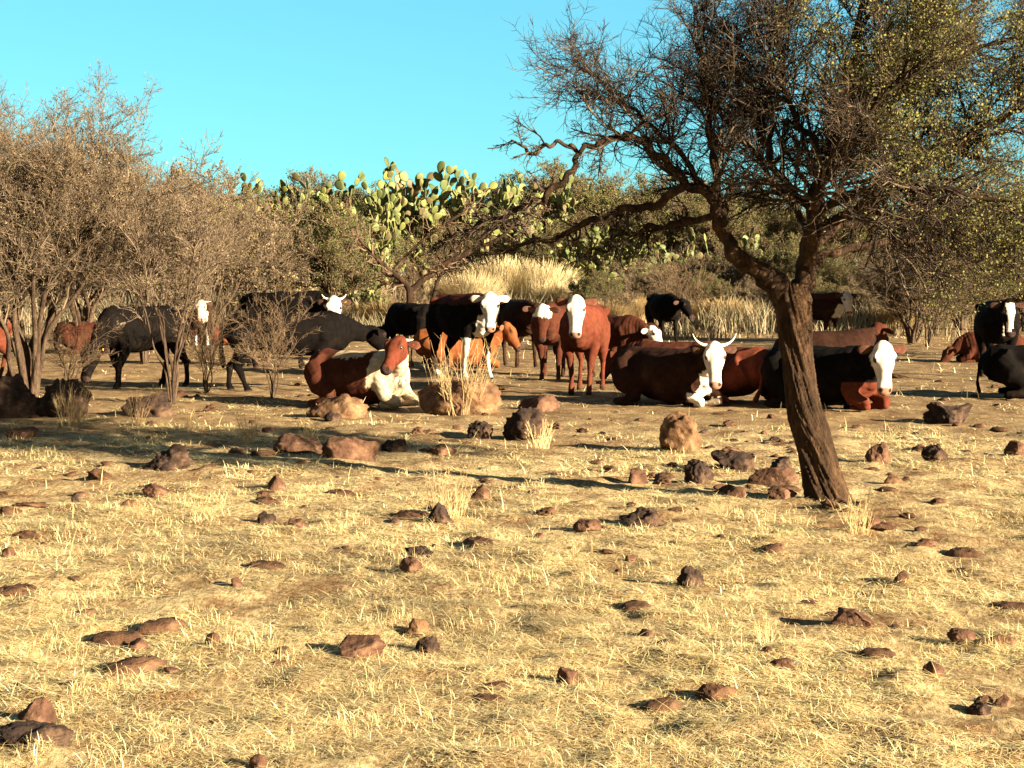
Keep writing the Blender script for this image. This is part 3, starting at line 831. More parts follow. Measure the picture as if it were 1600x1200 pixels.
# leaning dead tree behind the black cow
def dead_tree():
    rng = np.random.default_rng(31)
    Yd = 44.0
    T = lambda px, py, dy=0: np.array(atd(px, py, Yd + dy))
    base = T(640, 500); base[2] = hz(base[0], base[1])
    root = empty('dead_tree', Vector(base))
    tag(root, 'leaning dead tree with dark forked limbs behind the cattle left of centre', 'tree')
    data = [([(640, 505), (640, 470), (637, 448), (612, 425), (575, 392), (560, 372)], [.10, .09, .09, .06, .05, .02]),
            ([(640, 455), (668, 432), (700, 410), (735, 392), (765, 362), (800, 345)], [.08, .085, .08, .07, .05, .02]),
            ([(700, 410), (712, 380), (700, 350), (725, 330), (742, 300)], [.06, .05, .045, .03, .015]),
            ([(735, 392), (780, 372), (815, 340), (860, 322)], [.05, .045, .03, .01]),
            ([(676, 470), (684, 440), (700, 412)], [.05, .045, .05]),
            ([(612, 425), (640, 395), (665, 372), (700, 350)], [.045, .04, .035, .02])]
    A, B, RA, RB = [], [], [], []
    for i, (pp, rr) in enumerate(data):
        P = np.array([T(x, y, (i % 3 - 1) * .4 * (j > 0)) for j, (x, y) in enumerate(pp)]) - base
        V, F, C, r = bark_tube(P, np.array(rr), 9 * len(pp), 9, .15, i, 2)
        link('trunk' if i == 0 else 'limb', mesh_np('limb', V, F, True, mats=[M['bark_dark']]), root)
        D = norm(np.gradient(C, axis=0))
        P1, D1, L1, R1 = spawn(rng, C[None], D[None], r[None], np.ones(1), 12, (.5, 1.3), .9, .5, .4, .01)
        p1, d1, r1 = grow(rng, P1, D1, L1, R1, 6, .33, (0, 0, .02))
        P2, D2, L2, R2 = spawn(rng, p1, d1, r1, L1, 5, (.5, 1.2), .5, .6, .1, .008)
        p2, d2, r2 = grow(rng, P2, D2, L2, R2, 4, .3, (0, 0, 0))
        for pts, rad in ((p1, r1), (p2, r2)):
            for x, y in zip((A, B, RA, RB), seg_of(pts, rad)): x.append(y)
    A, B, RA, RB = map(np.concatenate, (A, B, RA, RB))
    V, F, idx = segs(A, B, RA, RB, 4)
    link('twigs', mesh_np('twigs', V, F, True, twig_colors(rng, len(A), idx, [(.12, .08, .05), (.20, .14, .09)]), [M['twig']]), root)
dead_tree()

# a second mesquite outside the frame on the right, whose crown shades the far pasture
place_bush('mesquite_tree', far_c, gpt(1760, 33), 1.0, (1.1, 1.1, .95), 'dark leafy mesquite just outside the right edge', None, 'tree')

# ------------------------------------------------------------------ rocks
def rock_mesh(seed, sx, sy, sz, mat, cuts=11, rough=.06, sub=4):
    rng = np.random.default_rng(seed)
    bm = bmesh.new(); bmesh.ops.create_icosphere(bm, subdivisions=sub, radius=1.0)
    V = np.array([v.co[:] for v in bm.verts]); F = np.array([[v.index for v in f.verts] for f in bm.faces]); bm.free()
    for _ in range(cuts):
        d = norm(rng.normal(0, 1, 3)); h = rng.uniform(.52, .86)
        s = V @ d; V = V - np.maximum(s - h, 0)[:, None] * d[None]
    V *= (1 + rough * 2.2 * fbm(V + seed, 1.7, seed, 4))[:, None]
    V *= (1 + rough * .7 * fbm(V + seed, 7, seed + 3, 2))[:, None]
    V = V / np.abs(V).max(0) * np.array([[sx, sy, sz]])
    V[:, 2] += sz * .22
    return mesh_np('rock', V, F, False, mats=[M[mat]])

ROCKS = [  # x0, x1, ytop, ybottom, material, name, label
    (634, 785, 592, 650, 'rock_tan', 'boulder', 'big boulder with a black left face beside the white necked lying cow', 1),
    (-25, 62, 585, 655, 'rock_dark', 'boulder', 'dark boulder in the shade at the left edge, farthest left', 2),  # this and the next two: dark material stands in for tree shade
    (40, 140, 592, 655, 'rock_dark', 'boulder', 'squarish boulder darkened for shade in front of the thick bush stems', 3),
    (178, 268, 597, 655, 'rock_dark', 'boulder', 'wedge shaped boulder darkened for shade below the grazing black cow', 4),
    (463, 572, 612, 656, 'rock_tan', 'boulder', 'rounded tan boulder under the red and white lying cow', 5),
    (500, 535, 638, 660, 'rock_dark', 'rock', 'small black rock against the rounded tan boulder', 6),
    (1032, 1104, 648, 712, 'rock_tan', 'boulder', 'upright orange brown boulder in front of the horned lying cow', 7),
    (780, 866, 640, 692, 'rock_dark', 'boulder', 'rough dark pitted boulder below the red standing calf', 8),
    (725, 785, 655, 690, 'rock_dark', 'rock', 'low black rock touching the left side of the pitted boulder', 9),
    (805, 885, 618, 645, 'rock_red', 'rock', 'flat brown rock behind the pitted boulder', 10),
    (1450, 1525, 622, 664, 'rock_dark', 'boulder', 'grey brown boulder right of the lying cow with the long white face', 11),
    (1345, 1396, 690, 727, 'rock_red', 'rock', 'rounded reddish rock right of the mesquite trunk', 12),
    (1440, 1492, 692, 724, 'rock_dark', 'rock', 'dark rock right of the rounded reddish one', 13),
    (1570, 1612, 690, 716, 'rock_red', 'rock', 'red rock at the right edge level with the rounded reddish rock', 14),
    (213, 300, 697, 738, 'rock_dark', 'rock', 'dark topped low boulder in the straw on the left', 15),
    (418, 505, 680, 712, 'rock_red', 'rock', 'flat red slab left of centre with black shade under it', 16),
    (503, 592, 678, 722, 'rock_red', 'rock', 'reddish rough rock right of the flat red slab', 17),
    (972, 1016, 725, 758, 'rock_red', 'rock', 'round orange rock at the end of the trunk shadow', 18),
    (1062, 1122, 708, 756, 'rock_dark', 'rock', 'dark angular rock between the round orange rock and the trunk', 19),
    (1118, 1192, 692, 738, 'rock_dark', 'rock', 'rough grey brown rock behind the dark angular rock', 20),
    (1172, 1250, 730, 762, 'rock_red', 'rock', 'brown rock touching the foot of the mesquite from the left', 21),
    (1130, 1180, 762, 784, 'rock_red', 'rock', 'orange flat rock low down left of the trunk foot', 22),
    (1190, 1250, 762, 788, 'rock_red', 'rock', 'brown rock nearest the trunk foot in front', 23),
    (415, 452, 740, 773, 'rock_red', 'rock', 'small upright orange rock with a long shadow, left of centre', 24),
    (218, 270, 755, 786, 'rock_red', 'rock', 'pyramid shaped brown rock in the left straw', 25),
    (733, 768, 762, 792, 'rock_red', 'rock', 'small dark faced rock beside the tall dry weed', 26),
    (660, 715, 790, 830, 'rock_dark', 'rock', 'dark rock at the foot of the dry weed', 27),
    (893, 948, 818, 842, 'rock_red', 'rock', 'low reddish rock left of the long dark rock', 28),
    (965, 1044, 798, 830, 'rock_dark', 'rock', 'long dark lava rock in the open straw centre right', 29),
    (1047, 1106, 884, 922, 'rock_dark', 'rock', 'round black lava rock in the open straw right of centre', 30),
    (620, 680, 855, 880, 'rock_dark', 'rock', 'low black rock group lying just above a brown rock', 31),
    (622, 664, 880, 906, 'rock_red', 'rock', 'brown rock just below the low black rock', 32),
    (626, 674, 953, 988, 'rock_tan', 'rock', 'tan rock with a pointed shadow, upper one of a touching pair', 33),
    (640, 692, 980, 1014, 'rock_dark', 'rock', 'dark crumbly rock, lower one of a touching pair', 34),
    (868, 912, 1026, 1064, 'rock_red', 'rock', 'orange rock with a long left shadow in the near centre', 35),
    (20, 84, 1092, 1142, 'rock_red', 'rock', 'largest red rock in the near left corner', 36),
    (-10, 115, 1140, 1172, 'rock_dark', 'rock', 'flat dark rock just in front of the largest red rock', 37),
    (188, 236, 988, 1012, 'rock_red', 'rock', 'small flat red rock on the near left', 38),
    (315, 346, 988, 1014, 'rock_red', 'rock', 'small red rock with a long thin shadow on the near left', 39),
    (518, 602, 994, 1026, 'rock_red', 'rock', 'long low red rock half sunk in the straw', 40),
    (1480, 1532, 984, 1012, 'rock_red', 'rock', 'red rock with a dark shadow on the near right', 41),
    (1440, 1482, 1038, 1068, 'rock_red', 'rock', 'small brown rock below the near right red one', 42),
    (1296, 1372, 968, 992, 'rock_red', 'rock', 'low wide brown rock left of the near right red one', 43),
    (385, 420, 1170, 1204, 'rock_red', 'rock', 'red rock at the bottom edge left of centre', 44),
    (1510, 1560, 1098, 1124, 'rock_dark', 'rock', 'dark rock in the lower right corner, left of another', 45),
    (1550, 1585, 1084, 1110, 'rock_red', 'rock', 'brown rock in the lower right corner, right of another', 46),
    (1200, 1250, 1030, 1052, 'rock_red', 'rock', 'small brown rock beneath tall straw on the near right', 47),
    (392, 432, 800, 824, 'rock_dark', 'rock', 'dark grey rock in the left straw, left of a smaller twin', 48),
    (446, 480, 808, 828, 'rock_red', 'rock', 'small brown rock right of the dark grey one', 49),
    (355, 382, 903, 922, 'rock_red', 'rock', 'small orange rock alone in the bright left straw', 50),
    (0, 30, 855, 876, 'rock_red', 'rock', 'small red rock at the left edge in the bright straw', 51),
    (182, 222, 783, 800, 'rock_red', 'rock', 'flat reddish stone left of the pyramid shaped rock', 52),
    (1345, 1380, 815, 838, 'rock_red', 'rock', 'pointed brown rock in the straw below the trunk on the right', 53),
    (1195, 1250, 715, 740, 'rock_dark', 'rock', 'dark rock half hidden behind the trunk foot', 54),
    (1395, 1425, 900, 920, 'rock_red', 'rock', 'small reddish rock with dark face on the right', 55),
    (975, 995, 865, 882, 'rock_red', 'rock', 'tiny dark red stone above the round black lava rock', 56),
    (108, 124, 776, 790, 'rock_dark', 'rock', 'tiny black stone left of the pyramid shaped rock', 57),
    (0, 60, 665, 690, 'rock_red', 'rock', 'flat red stone at the left edge below the shaded boulders', 58),
    (590, 650, 680, 705, 'rock_dark', 'rock', 'dark rock right of the reddish rough rock', 59),
    (665, 720, 690, 712, 'rock_red', 'rock', 'low brown rock in front of the low black rock', 60),
    (1540, 1600, 1000, 1018, 'rock_tan', 'rock', 'thin tan stone at the right edge', 61),
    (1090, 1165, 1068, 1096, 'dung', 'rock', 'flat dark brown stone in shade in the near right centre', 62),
]
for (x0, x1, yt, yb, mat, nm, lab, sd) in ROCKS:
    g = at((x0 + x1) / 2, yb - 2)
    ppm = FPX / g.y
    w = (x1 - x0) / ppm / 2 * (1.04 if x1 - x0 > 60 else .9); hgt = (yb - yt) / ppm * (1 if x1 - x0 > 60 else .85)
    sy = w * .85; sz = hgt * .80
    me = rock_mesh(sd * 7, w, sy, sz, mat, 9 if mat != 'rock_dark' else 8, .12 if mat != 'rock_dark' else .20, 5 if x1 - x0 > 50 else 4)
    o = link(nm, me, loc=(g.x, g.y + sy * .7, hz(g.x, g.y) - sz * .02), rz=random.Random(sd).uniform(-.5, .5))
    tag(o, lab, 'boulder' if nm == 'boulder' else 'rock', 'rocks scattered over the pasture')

# small loose stones and dung pats
rs = random.Random(77)
stone = [rock_mesh(900 + i, .05, .045, .03, 'rock_red' if i % 3 else 'rock_dark', 9, .07, 3) for i in range(6)]
CLODS = [rock_mesh(950 + i, .075, .06, .045, 'dung', 5, .28, 4) for i in range(5)]
for i in range(190):
    y = math.exp(rs.uniform(math.log(5.6), math.log(34))); x = rs.uniform(-1, 1) * .31 * y
    if i % 3 == 0: x = rs.uniform(.05, .31) * y; y = rs.uniform(9.5, 17)
    dark = i % 3 == 0
    o = link('stone', stone[i % 6], loc=(x, y, hz(x, y)), rz=rs.uniform(0, 6))
    s = rs.uniform(.35, .95) * (.45 + .055 * y); o.scale = (s * rs.uniform(.8, 1.4), s, s * rs.uniform(.6, 1.2))
    if i % 6 % 3 == 0: tag(o, 'small dark loose stone lying in the straw', 'stone', 'small dark loose stones in the straw')
    else: tag(o, 'small reddish loose stone lying in the straw', 'stone', 'small reddish loose stones in the straw')
for i in range(84):        # crumbly dark clods, thickest around the herd and the tree foot
    y = math.exp(rs.uniform(math.log(9.5), math.log(36))); x = rs.uniform(-1, 1) * .31 * y
    if i % 4 == 0: x = rs.uniform(.6, 3.2); y = rs.uniform(10.8, 14)
    o = link('clod', CLODS[i % 5], loc=(x, y, hz(x, y)), rz=rs.uniform(0, 6))
    s = rs.uniform(.6, 1.5) * (.5 + .035 * y); o.scale = (s * rs.uniform(.8, 1.7), s, s * rs.uniform(.6, 1.1))
    tag(o, 'crumbly dark soil clod lying on the trampled ground', 'clod', 'crumbly soil clods')
def pat_mesh(seed):
    rng = np.random.default_rng(seed)
    n, k = 6, 22
    V = [[0, 0, .028]]
    for i in range(1, n + 1):
        for j in range(k):
            a = 2 * math.pi * j / k; r = i / n
            V.append([math.cos(a) * r * .12, math.sin(a) * r * .10, .028 * (1 - r ** 4) + (.006 if i in (2, 4) else 0)])
    V = np.array(V); V[1:, :2] *= (1 + .25 * fbm(V[1:] * 12, 1, seed, 2))[:, None]; V[:, 2] += .012 * fbm(V * 30, 1, seed + 1, 2) - .004
    F3 = np.array([[0, 1 + j, 1 + (j + 1) % k] for j in range(k)])
    F4 = np.array([[1 + (i - 1) * k + j, 1 + i * k + j, 1 + i * k + (j + 1) % k, 1 + (i - 1) * k + (j + 1) % k] for i in range(1, n) for j in range(k)])
    return mesh_np('dung_pat', V, [F4, F3], True, mats=[M['dung']])
pats = [pat_mesh(i) for i in range(4)]
for i in range(46):
    y = math.exp(rs.uniform(math.log(6), math.log(26))); x = rs.uniform(-1, 1) * .31 * y
    o = link('dung_pat', pats[i % 4], loc=(x, y, hz(x, y) + .006), rz=rs.uniform(0, 6)); s = rs.uniform(.5, 1.25); o.scale = (s, s * rs.uniform(.6, 1), s)
    tag(o, 'flat dried brown cow pat lying in the straw', 'cow pat', 'dried cow pats on the pasture')

# dry weeds
def weed_mesh(seed, n, h, rad, r, tone):
    rng = np.random.default_rng(seed)
    a = rng.uniform(0, 6.28, n)
    S = np.column_stack([np.cos(a), np.sin(a), np.zeros(n)]) * (rad * np.sqrt(rng.random(n)))[:, None]
    D = norm(np.column_stack([np.cos(a) * .22, np.sin(a) * .22, np.ones(n)]) + rng.normal(0, .12, (n, 3)))
    p, d, rr = grow(rng, S, D, h * rng.uniform(.4, 1, n), np.full(n, r), 6, .07, (0, 0, 0))
    P2, D2, L2, R2 = spawn(rng, p, d, rr, np.full(n, h), 3, (.3, .8), .16, .7, .45, r * .6)
    p2, d2, r2 = grow(rng, P2, D2, L2, R2, 3, .15, (0, 0, 0))
    X = [np.concatenate(z) for z in zip(seg_of(p, rr), seg_of(p2, r2))]
    V, F, idx = segs(*X, 3)
    return mesh_np('dry_weed', V, F, True, twig_colors(rng, len(X[0]), idx, tone), [M['grass']])
ST = [(.62, .45, .20), (.50, .34, .14), (.7, .55, .3)]
w1 = weed_mesh(1, 48, 1.0, .16, .0042, [(.42, .30, .14), (.34, .22, .10), (.5, .38, .2)]); w2 = weed_mesh(2, 34, .42, .06, .0022, [(.3, .2, .1), (.45, .3, .15)]); w3 = weed_mesh(3, 40, .4, .1, .003, ST)
def weed(me, px, py, s, label):
    g = at(px, py); o = link('dry_weed', me, loc=(g.x, g.y, hz(g.x, g.y) - .02), rz=px * .37); o.scale = (s, s, s)
    tag(o, label, 'weed', 'dry weeds in the pasture')
weed(w1, 722, 648, 1.05, 'tall straw coloured weed in front of the big boulder and the black calf')
weed(w1, 700, 640, .8, 'tall straw coloured weed left in front of the big boulder')
weed(w2, 690, 822, .95, 'sparse brown weed growing from a dark rock left of centre')
weed(w3, 705, 815, .7, 'low yellow tuft beside the sparse brown weed')
weed(w1, 110, 668, .6, 'straw coloured weed in front of the shaded squarish boulder')
weed(w2, 215, 668, 1.0, 'thin straw coloured weed in front of the wedge shaped boulder')
weed(w2, 300, 676, .7, 'thin straw coloured weed right of the wedge shaped boulder')
weed(w2, 388, 690, .9, 'short straw weed at the edge of the shade on the left')
weed(w3, 30, 684, .5, 'short straw weed at the left edge of the shade')
weed(w3, 845, 700, .8, 'short straw weed right in front of the pitted boulder')
weed(w1, 1440, 520, 1.1, 'tall straw weed beside the brush on the right')
weed(w3, 480, 690, .7, 'short straw weed between the flat red slab and the reddish rough rock')
weed(w3, 1340, 838, .6, 'straw tuft in the open below the trunk on the right')
weed(w3, 1195, 1010, .35, 'bright straw tuft on the near right')

# ------------------------------------------------------------------ cattle
def loft(pts, rads, k=16, up=(0, 0, 1)):
    P = np.asarray(pts, float); R = np.asarray(rads, float)
    n = len(P); T = norm(np.gradient(P, axis=0)); up = np.asarray(up, float)
    S = norm(np.cross(T, up)); U = np.cross(S, T)
    a = np.arange(k) * 2 * math.pi / k
    V = P[:, None] + S[:, None] * (np.cos(a)[None, :, None] * R[:, 0][:, None, None]) + U[:, None] * (np.sin(a)[None, :, None] * R[:, 1][:, None, None])
    V = V.reshape(-1, 3)
    i = np.arange(n - 1)[:, None] * k; j = np.arange(k)[None]
    F = np.stack([i + j, i + (j + 1) % k, i + k + (j + 1) % k, i + k + j], -1).reshape(-1, 4)
    V = np.vstack([V, P[0] - T[0] * R[0].min() * .5, P[-1] + T[-1] * R[-1].min() * .5]); a0 = n * k; a1 = a0 + 1; L = (n - 1) * k
    j = np.arange(k)
    F3 = np.vstack([np.stack([(j + 1) % k, j, np.full(k, a0)], 1), np.stack([L + j, L + (j + 1) % k, np.full(k, a1)], 1)])
    return V, F, F3

BLACK = (.006, .005, .0045); DBROWN = (.026, .012, .008); BROWN = (.060, .020, .012); RED = (.115, .032, .018); ORANGE = (.20, .068, .024)
WHITE = (.66, .62, .54); CREAM = (.58, .50, .38); PINK = (.42, .22, .16)

HS = 1.17; HF = 1.02
def cow_shape(c):
    pose = c['pose']; P = []
    lie = pose == 'lie'
    dz = -.54 if lie else 0.0
    belly = 1.06 if lie else 1.0
    st = [(-.84, 1.06, .08, .10), (-.78, 1.05, .19, .21), (-.64, 1.02, .265, .275), (-.42, .985, .275, .29), (-.15, .94, .345, .345), (.12, .92, .365, .355),
          (.36, .935, .325, .35), (.55, .955, .27, .335), (.70, .95, .205, .27), (.80, .94, .12, .17)]
    P.append(([(x, 0, z + dz) for x, z, w, h in st], [(w * belly * (1.08 if lie else 1), h * (.98 if lie else 1)) for x, z, w, h in st], 22, (0, 0, 1)))
    P.append(([(-.74, 0, 1.20 + dz), (-.2, 0, 1.215 + dz), (.3, 0, 1.215 + dz), (.6, 0, 1.245 + dz)], [(.06, .05), (.07, .05), (.06, .05), (.06, .06)], 10, (0, 0, 1)))  # back line
    for s in (-1, 1):   # hip bones
        P.append(([(-.62, s * .12, 1.18 + dz), (-.50, s * .25, 1.16 + dz), (-.40, s * .2, 1.08 + dz)], [(.07, .07), (.075, .075), (.05, .05)], 8, (0, 0, 1)))
        P.append(([(.52, s * .14, 1.18 + dz), (.46, s * .25, 1.02 + dz), (.52, s * .27, .84 + dz)], [(.05, .05), (.06, .07), (.06, .07)], 8, (1, 0, 0)))
    # neck and head
    Y = c.get('yaw', 0.0); npitch = c.get('npitch', 32.0); fp = c.get('fpitch', -55.0)
    ny = math.radians(Y * .55); npi = math.radians(npitch); hy = math.radians(Y); fpi = math.radians(fp)
    n0 = np.array([.56, 0, 1.03 + dz])
    dirn = np.array([math.cos(ny) * math.cos(npi), math.sin(ny) * math.cos(npi), math.sin(npi)])
    nl = c.get('nlen', .56)
    mid = n0 + np.array([math.cos(ny * .5) * math.cos(npi * .7), math.sin(ny * .5) * math.cos(npi * .7), math.sin(npi * .7)]) * nl * .5
    poll = mid + dirn * nl * .5
    f = np.array([math.cos(hy) * math.cos(fpi), math.sin(hy) * math.cos(fpi), math.sin(fpi)])
    side = np.array([-math.sin(hy), math.cos(hy), 0.0]); u = np.cross(f, side); u /= np.linalg.norm(u)
    if u[2] < 0: u = -u
    side = np.cross(u, f)      # animal's left
    nk = poll - u * .10 + f * .04
    P.append(([n0 + (-.12, 0, -.02), n0, mid + (0, 0, -.02), (mid + nk) / 2, nk], [(.19, .29), (.185, .27), (.135, .205), (.115, .16), (.09, .11)], 18, (0, 0, 1)))
    P.append(([(.50, 0, .72 + dz * .82), (.70, 0, .76 + dz * .85), (.80, 0, .88 + dz), n0 + dirn * .22 + (0, 0, -.2)], [(.09, .10), (.11, .12), (.09, .12), (.05, .08)], 12, (0, 1, 0)))
    f = f * HF; u = u * HS; side = side * HS
    hs = [(-.07, -.02, .055, .05), (-.02, 0, .098, .085), (.06, -.01, .118, .115), (.13, -.01, .122, .125), (.20, -.015, .105, .118), (.28, -.02, .082, .096), (.36, -.02, .072, .078), (.42, -.022, .078, .070), (.47, -.024, .080, .064), (.505, -.03, .062, .045)]
    P.append(([poll + f * t + u * o for t, o, w, h in hs], [(w * HS, h * HS) for t, o, w, h in hs], 16, u))
    P.append(([poll + f * .12 - u * .09, poll + f * .24 - u * .075, poll + f * .38 - u * .06, poll + f * .44 - u * .055], [(.085, .05), (.06, .045), (.05, .03), (.045, .025)], 10, u))  # jaw
    for s in (-1, 1):   # brow ridges
        P.append(([poll + f * .07 + side * s * .085 + u * .075, poll + f * .13 + side * s * .10 + u * .07, poll + f * .18 + side * s * .08 + u * .06], [(.03, .025), (.035, .028), (.02, .02)], 8, u))
    if lie:
        for s in (-1, 1):
            k = 1 if s == c.get('fold', 1) else .8
            P.append(([(.52, s * .20, .36), (.66, s * .25, .17), (.86, s * .20, .09)], [(.13, .13), (.09, .09), (.06, .06)], 12, (0, 0, 1)))
            P.append(([(.86, s * .20, .075), (.72, s * .16, .05), (.52, s * .13, .045), (.45, s * .12, .04)], [(.055, .05), (.038, .036), (.038, .036), (.045, .03)], 10, (0, 0, 1)))
            P.append(([(-.58, s * .20, .46), (-.42, s * .34, .32), (-.16, s * .40, .18)], [(.22, .22), (.19, .19), (.09, .09)], 14, (0, 0, 1)))
            P.append(([(-.14, s * .40, .13), (-.36, s * .46, .08), (-.54, s * .45, .06)], [(.075, .075), (.05, .05), (.045, .045)], 10, (0, 0, 1)))
            P.append(([(-.54, s * .45, .055), (-.34, s * .52, .045), (-.12, s * .53, .04), (-.04, s * .53, .035)], [(.045, .045), (.032, .032), (.035, .035), (.045, .032)], 10, (0, 0, 1)))
        P.append(([(-.82, .05, .60), (-.88, .10, .45), (-.90, .16, .2), (-.86, .22, .05)], [(.03, .03), (.026, .026), (.024, .024), (.045, .04)], 8, (1, 0, 0)))
    else:
        g = c.get('gait', .08)
        for s in (-1, 1):
            o = s * g
            P.append(([(.50, s * .20, .90), (.46, s * .20, .66), (.46 + o * .4, s * .165, .52), (.48 + o, s * .155, .38), (.465 + o * 1.2, s * .15, .34), (.47 + o * 1.6, s * .15, .14), (.485 + o * 1.7, s * .15, .095), (.51 + o * 1.7, s * .15, .035), (.53 + o * 1.7, s * .15, .0)],
                      [(.105, .17), (.09, .12), (.062, .072), (.050, .056), (.042, .044), (.036, .038), (.043, .046), (.046, .056), (.05, .062)], 12, (1, 0, 0)))
            o = -s * g
            P.append(([(-.58, s * .17, .98), (-.56, s * .19, .78), (-.58 + o * .2, s * .18, .62), (-.68 + o * .6, s * .165, .47), (-.725 + o * .8, s * .16, .42), (-.70 + o * 1.2, s * .16, .30), (-.685 + o * 1.5, s * .16, .14), (-.67 + o * 1.6, s * .16, .09), (-.645 + o * 1.6, s * .16, .035), (-.625 + o * 1.6, s * .16, .0)],
                      [(.13, .25), (.12, .21), (.09, .13), (.055, .075), (.046, .062), (.038, .044), (.037, .040), (.044, .046), (.047, .056), (.05, .06)], 12, (1, 0, 0)))
        P.append(([(-.80, 0, 1.20), (-.875, 0, 1.10), (-.89, 0, .85), (-.88, .01, .62), (-.87, .01, .48), (-.86, .01, .38)], [(.035, .035), (.03, .03), (.024, .024), (.026, .026), (.05, .045), (.025, .02)], 8, (1, 0, 0)))
        if c.get('udder'): P.append(([(-.45, 0, .62), (-.32, 0, .58), (-.18, 0, .62)], [(.1, .1), (.13, .12), (.07, .06)], 12, (0, 0, 1)))
    Vs, F4, F3, off = [], [], [], 0
    for pts, rad, k, up in P:
        V, A, B = loft(pts, rad, k, up)
        Vs.append(V); F4.append(A + off); F3.append(B + off); off += len(V)
    me = mesh_np('body', np.vstack(Vs), [np.vstack(F4), np.vstack(F3)])
    return me, dict(poll=poll, f=f, u=u, side=side, dz=dz, n0=n0, dirn=dirn)

def paint(V, c, h):
    n = len(V)
    wob = fbm(V, 7, c['seed'], 3) * .035 + vnoise(V, 34, c['seed']) * .012
    col = np.repeat(np.array([c['coat']]), n, 0)
    blotch = np.clip(fbm(V, 2.4, c['seed'] + 4, 2) + .5, 0, 1)[:, None]
    col = col * (.8 + .4 * blotch)
    dust = (.35 if c['coat'] == BLACK else 1) * np.clip(fbm(V, 5, c['seed'] + 9, 3) * 1.4 + .12 - (V[:, 2] - .5 - h['dz'] * .6) * .5, 0, 1)[:, None] * .22
    col = col * (1 - dust) + np.array([[.16, .10, .055]]) * dust * .8
    if c.get('saddle'):      # a lighter coat on the back
        m = V[:, 2] + wob > 1.12 + h['dz']; col[m] = c['saddle']
    d = V - h['poll']; t = d @ h['f'] / HF ** 2; uu = d @ h['u'] / HS ** 2; ss = d @ h['side'] / HS ** 2
    head = (t > -.09) & (t < .62) & (np.abs(ss) < .17) & (uu > -.165) & (uu < .2)
    dz = h['dz']
    w = np.array(c.get('white', WHITE))
    mk = c.get('marks', '')
    legz = V[:, 2]
    if 'neck' in mk:        # white crest, throat and brisket
        dn = (V - h['n0']) @ h['dirn']
        m = ((dn > -.05 + wob * 3) & (V[:, 0] > .40 + wob)) | ((V[:, 0] > .50 + wob * 2)); col[m] = np.array([.50, .42, .29])
    if 'back' in mk: col[(V[:, 2] + wob * 1.5 > 1.17 + dz) & (V[:, 0] > -.30) & (V[:, 0] < .25 + wob * 2)] = np.array([.42, .33, .21])
    if 'belly' in mk: col[(V[:, 2] + wob * 1.5 < .70 + dz * .9) & (V[:, 0] > -.45) & (V[:, 0] < .5) & (np.abs(V[:, 1]) < .25)] = w
    if 'brisket' in mk: col[(V[:, 0] > .58 + wob * 1.5) & (V[:, 2] < .98 + dz * .92 + wob) & (np.abs(V[:, 1]) < .15 + wob)] = w
    if 'blazechest' in mk: col[(V[:, 0] > .66) & (V[:, 2] < .95) & (V[:, 2] > .72) & (np.abs(V[:, 1] - .02) < .035 + wob * .3)] = w
    if 'socks' in mk and dz == 0: col[V[:, 2] < .30 + wob * 2] = w
    if 'foreleg' in mk and dz == 0: col[(V[:, 2] < .62 + wob) & (V[:, 0] > .3) & (V[:, 1] < 0.02)] = w
    if 'foreknee' in mk: col[(V[:, 0] > .70 + wob) & (V[:, 2] < .2) & (V[:, 1] < 0)] = w
    if 'redknee' in mk: col[(V[:, 0] > .55 + wob) & (V[:, 2] < .34)] = RED
    if c.get('headcol'): col[head] = c['headcol']
    if 'face' in mk: 
        m = head & (uu > -.105 + wob * .8); col[m] = w
    if 'poll' in mk: col[head & (t < .13 + wob)] = w
    if 'blaze' in mk: col[head & (np.abs(ss) < .062 - .05 * np.clip((t - .16) * 4, 0, .7) + wob * .3) & (uu > 0) & (t > .0) & (t < .40)] = w
    if 'pinknose' in mk: col[head & (t > .43)] = PINK
    else: col[head & (t > .45)] = (.05, .035, .03) if not 'face' in mk else (.30, .17, .12)
    for s in (-1, 1):       # nostrils, eye rims
        q = h['poll'] + h['f'] * .475 + h['side'] * s * .042 + h['u'] * .012
        col[np.linalg.norm(V - q, axis=1) < .027] = (.03, .015, .012)
        q = h['poll'] + h['f'] * .145 + h['side'] * s * .104 + h['u'] * .060
        col[np.linalg.norm(V - q, axis=1) < .036] = np.array([.10, .05, .03]) if c['coat'] != BLACK else (.03, .02, .02)
    if dz == 0:
        col[V[:, 2] < .045] = (.05, .035, .025)
        m = (V[:, 0] < -.8) & (V[:, 2] < .55); col[m] = col[m] * .6 if not c.get('whitetail') else w
    lum = 1 + .10 * fbm(V, 11, c['seed'] + 2, 3)[:, None]
    return np.clip(col * lum, 0, .8)

def ear_mesh(inner, outer, L=.21, W=.058):
    ts = np.linspace(0, 1, 8); k = 10; V = []
    for t in ts:
        w = W * (.35 + 1.1 * t) * (1 - t ** 3.2) ** .6 + .004
        for j in range(k):
            a = 2 * math.pi * j / k
            y = math.cos(a) * w; z = math.sin(a) * w * .28 + .35 * (y ** 2) / W - .02 * t
            V.append((t * L, y, z))
    V = np.array(V); n = len(ts)
    i = np.arange(n - 1)[:, None] * k; j = np.arange(k)[None]
    F = np.stack([i + j, i + (j + 1) % k, i + k + (j + 1) % k, i + k + j], -1).reshape(-1, 4)
    Fc = np.vstack([np.arange(k)[::-1], (n - 1) * k + np.arange(k)])
    up = np.sin(np.tile(np.arange(k), n) * 2 * math.pi / k) > .3
    col = np.where(up[:, None], np.array([inner]), np.array([outer]))
    return mesh_np('ear', V, [F, Fc], True, col, [M['coat']])

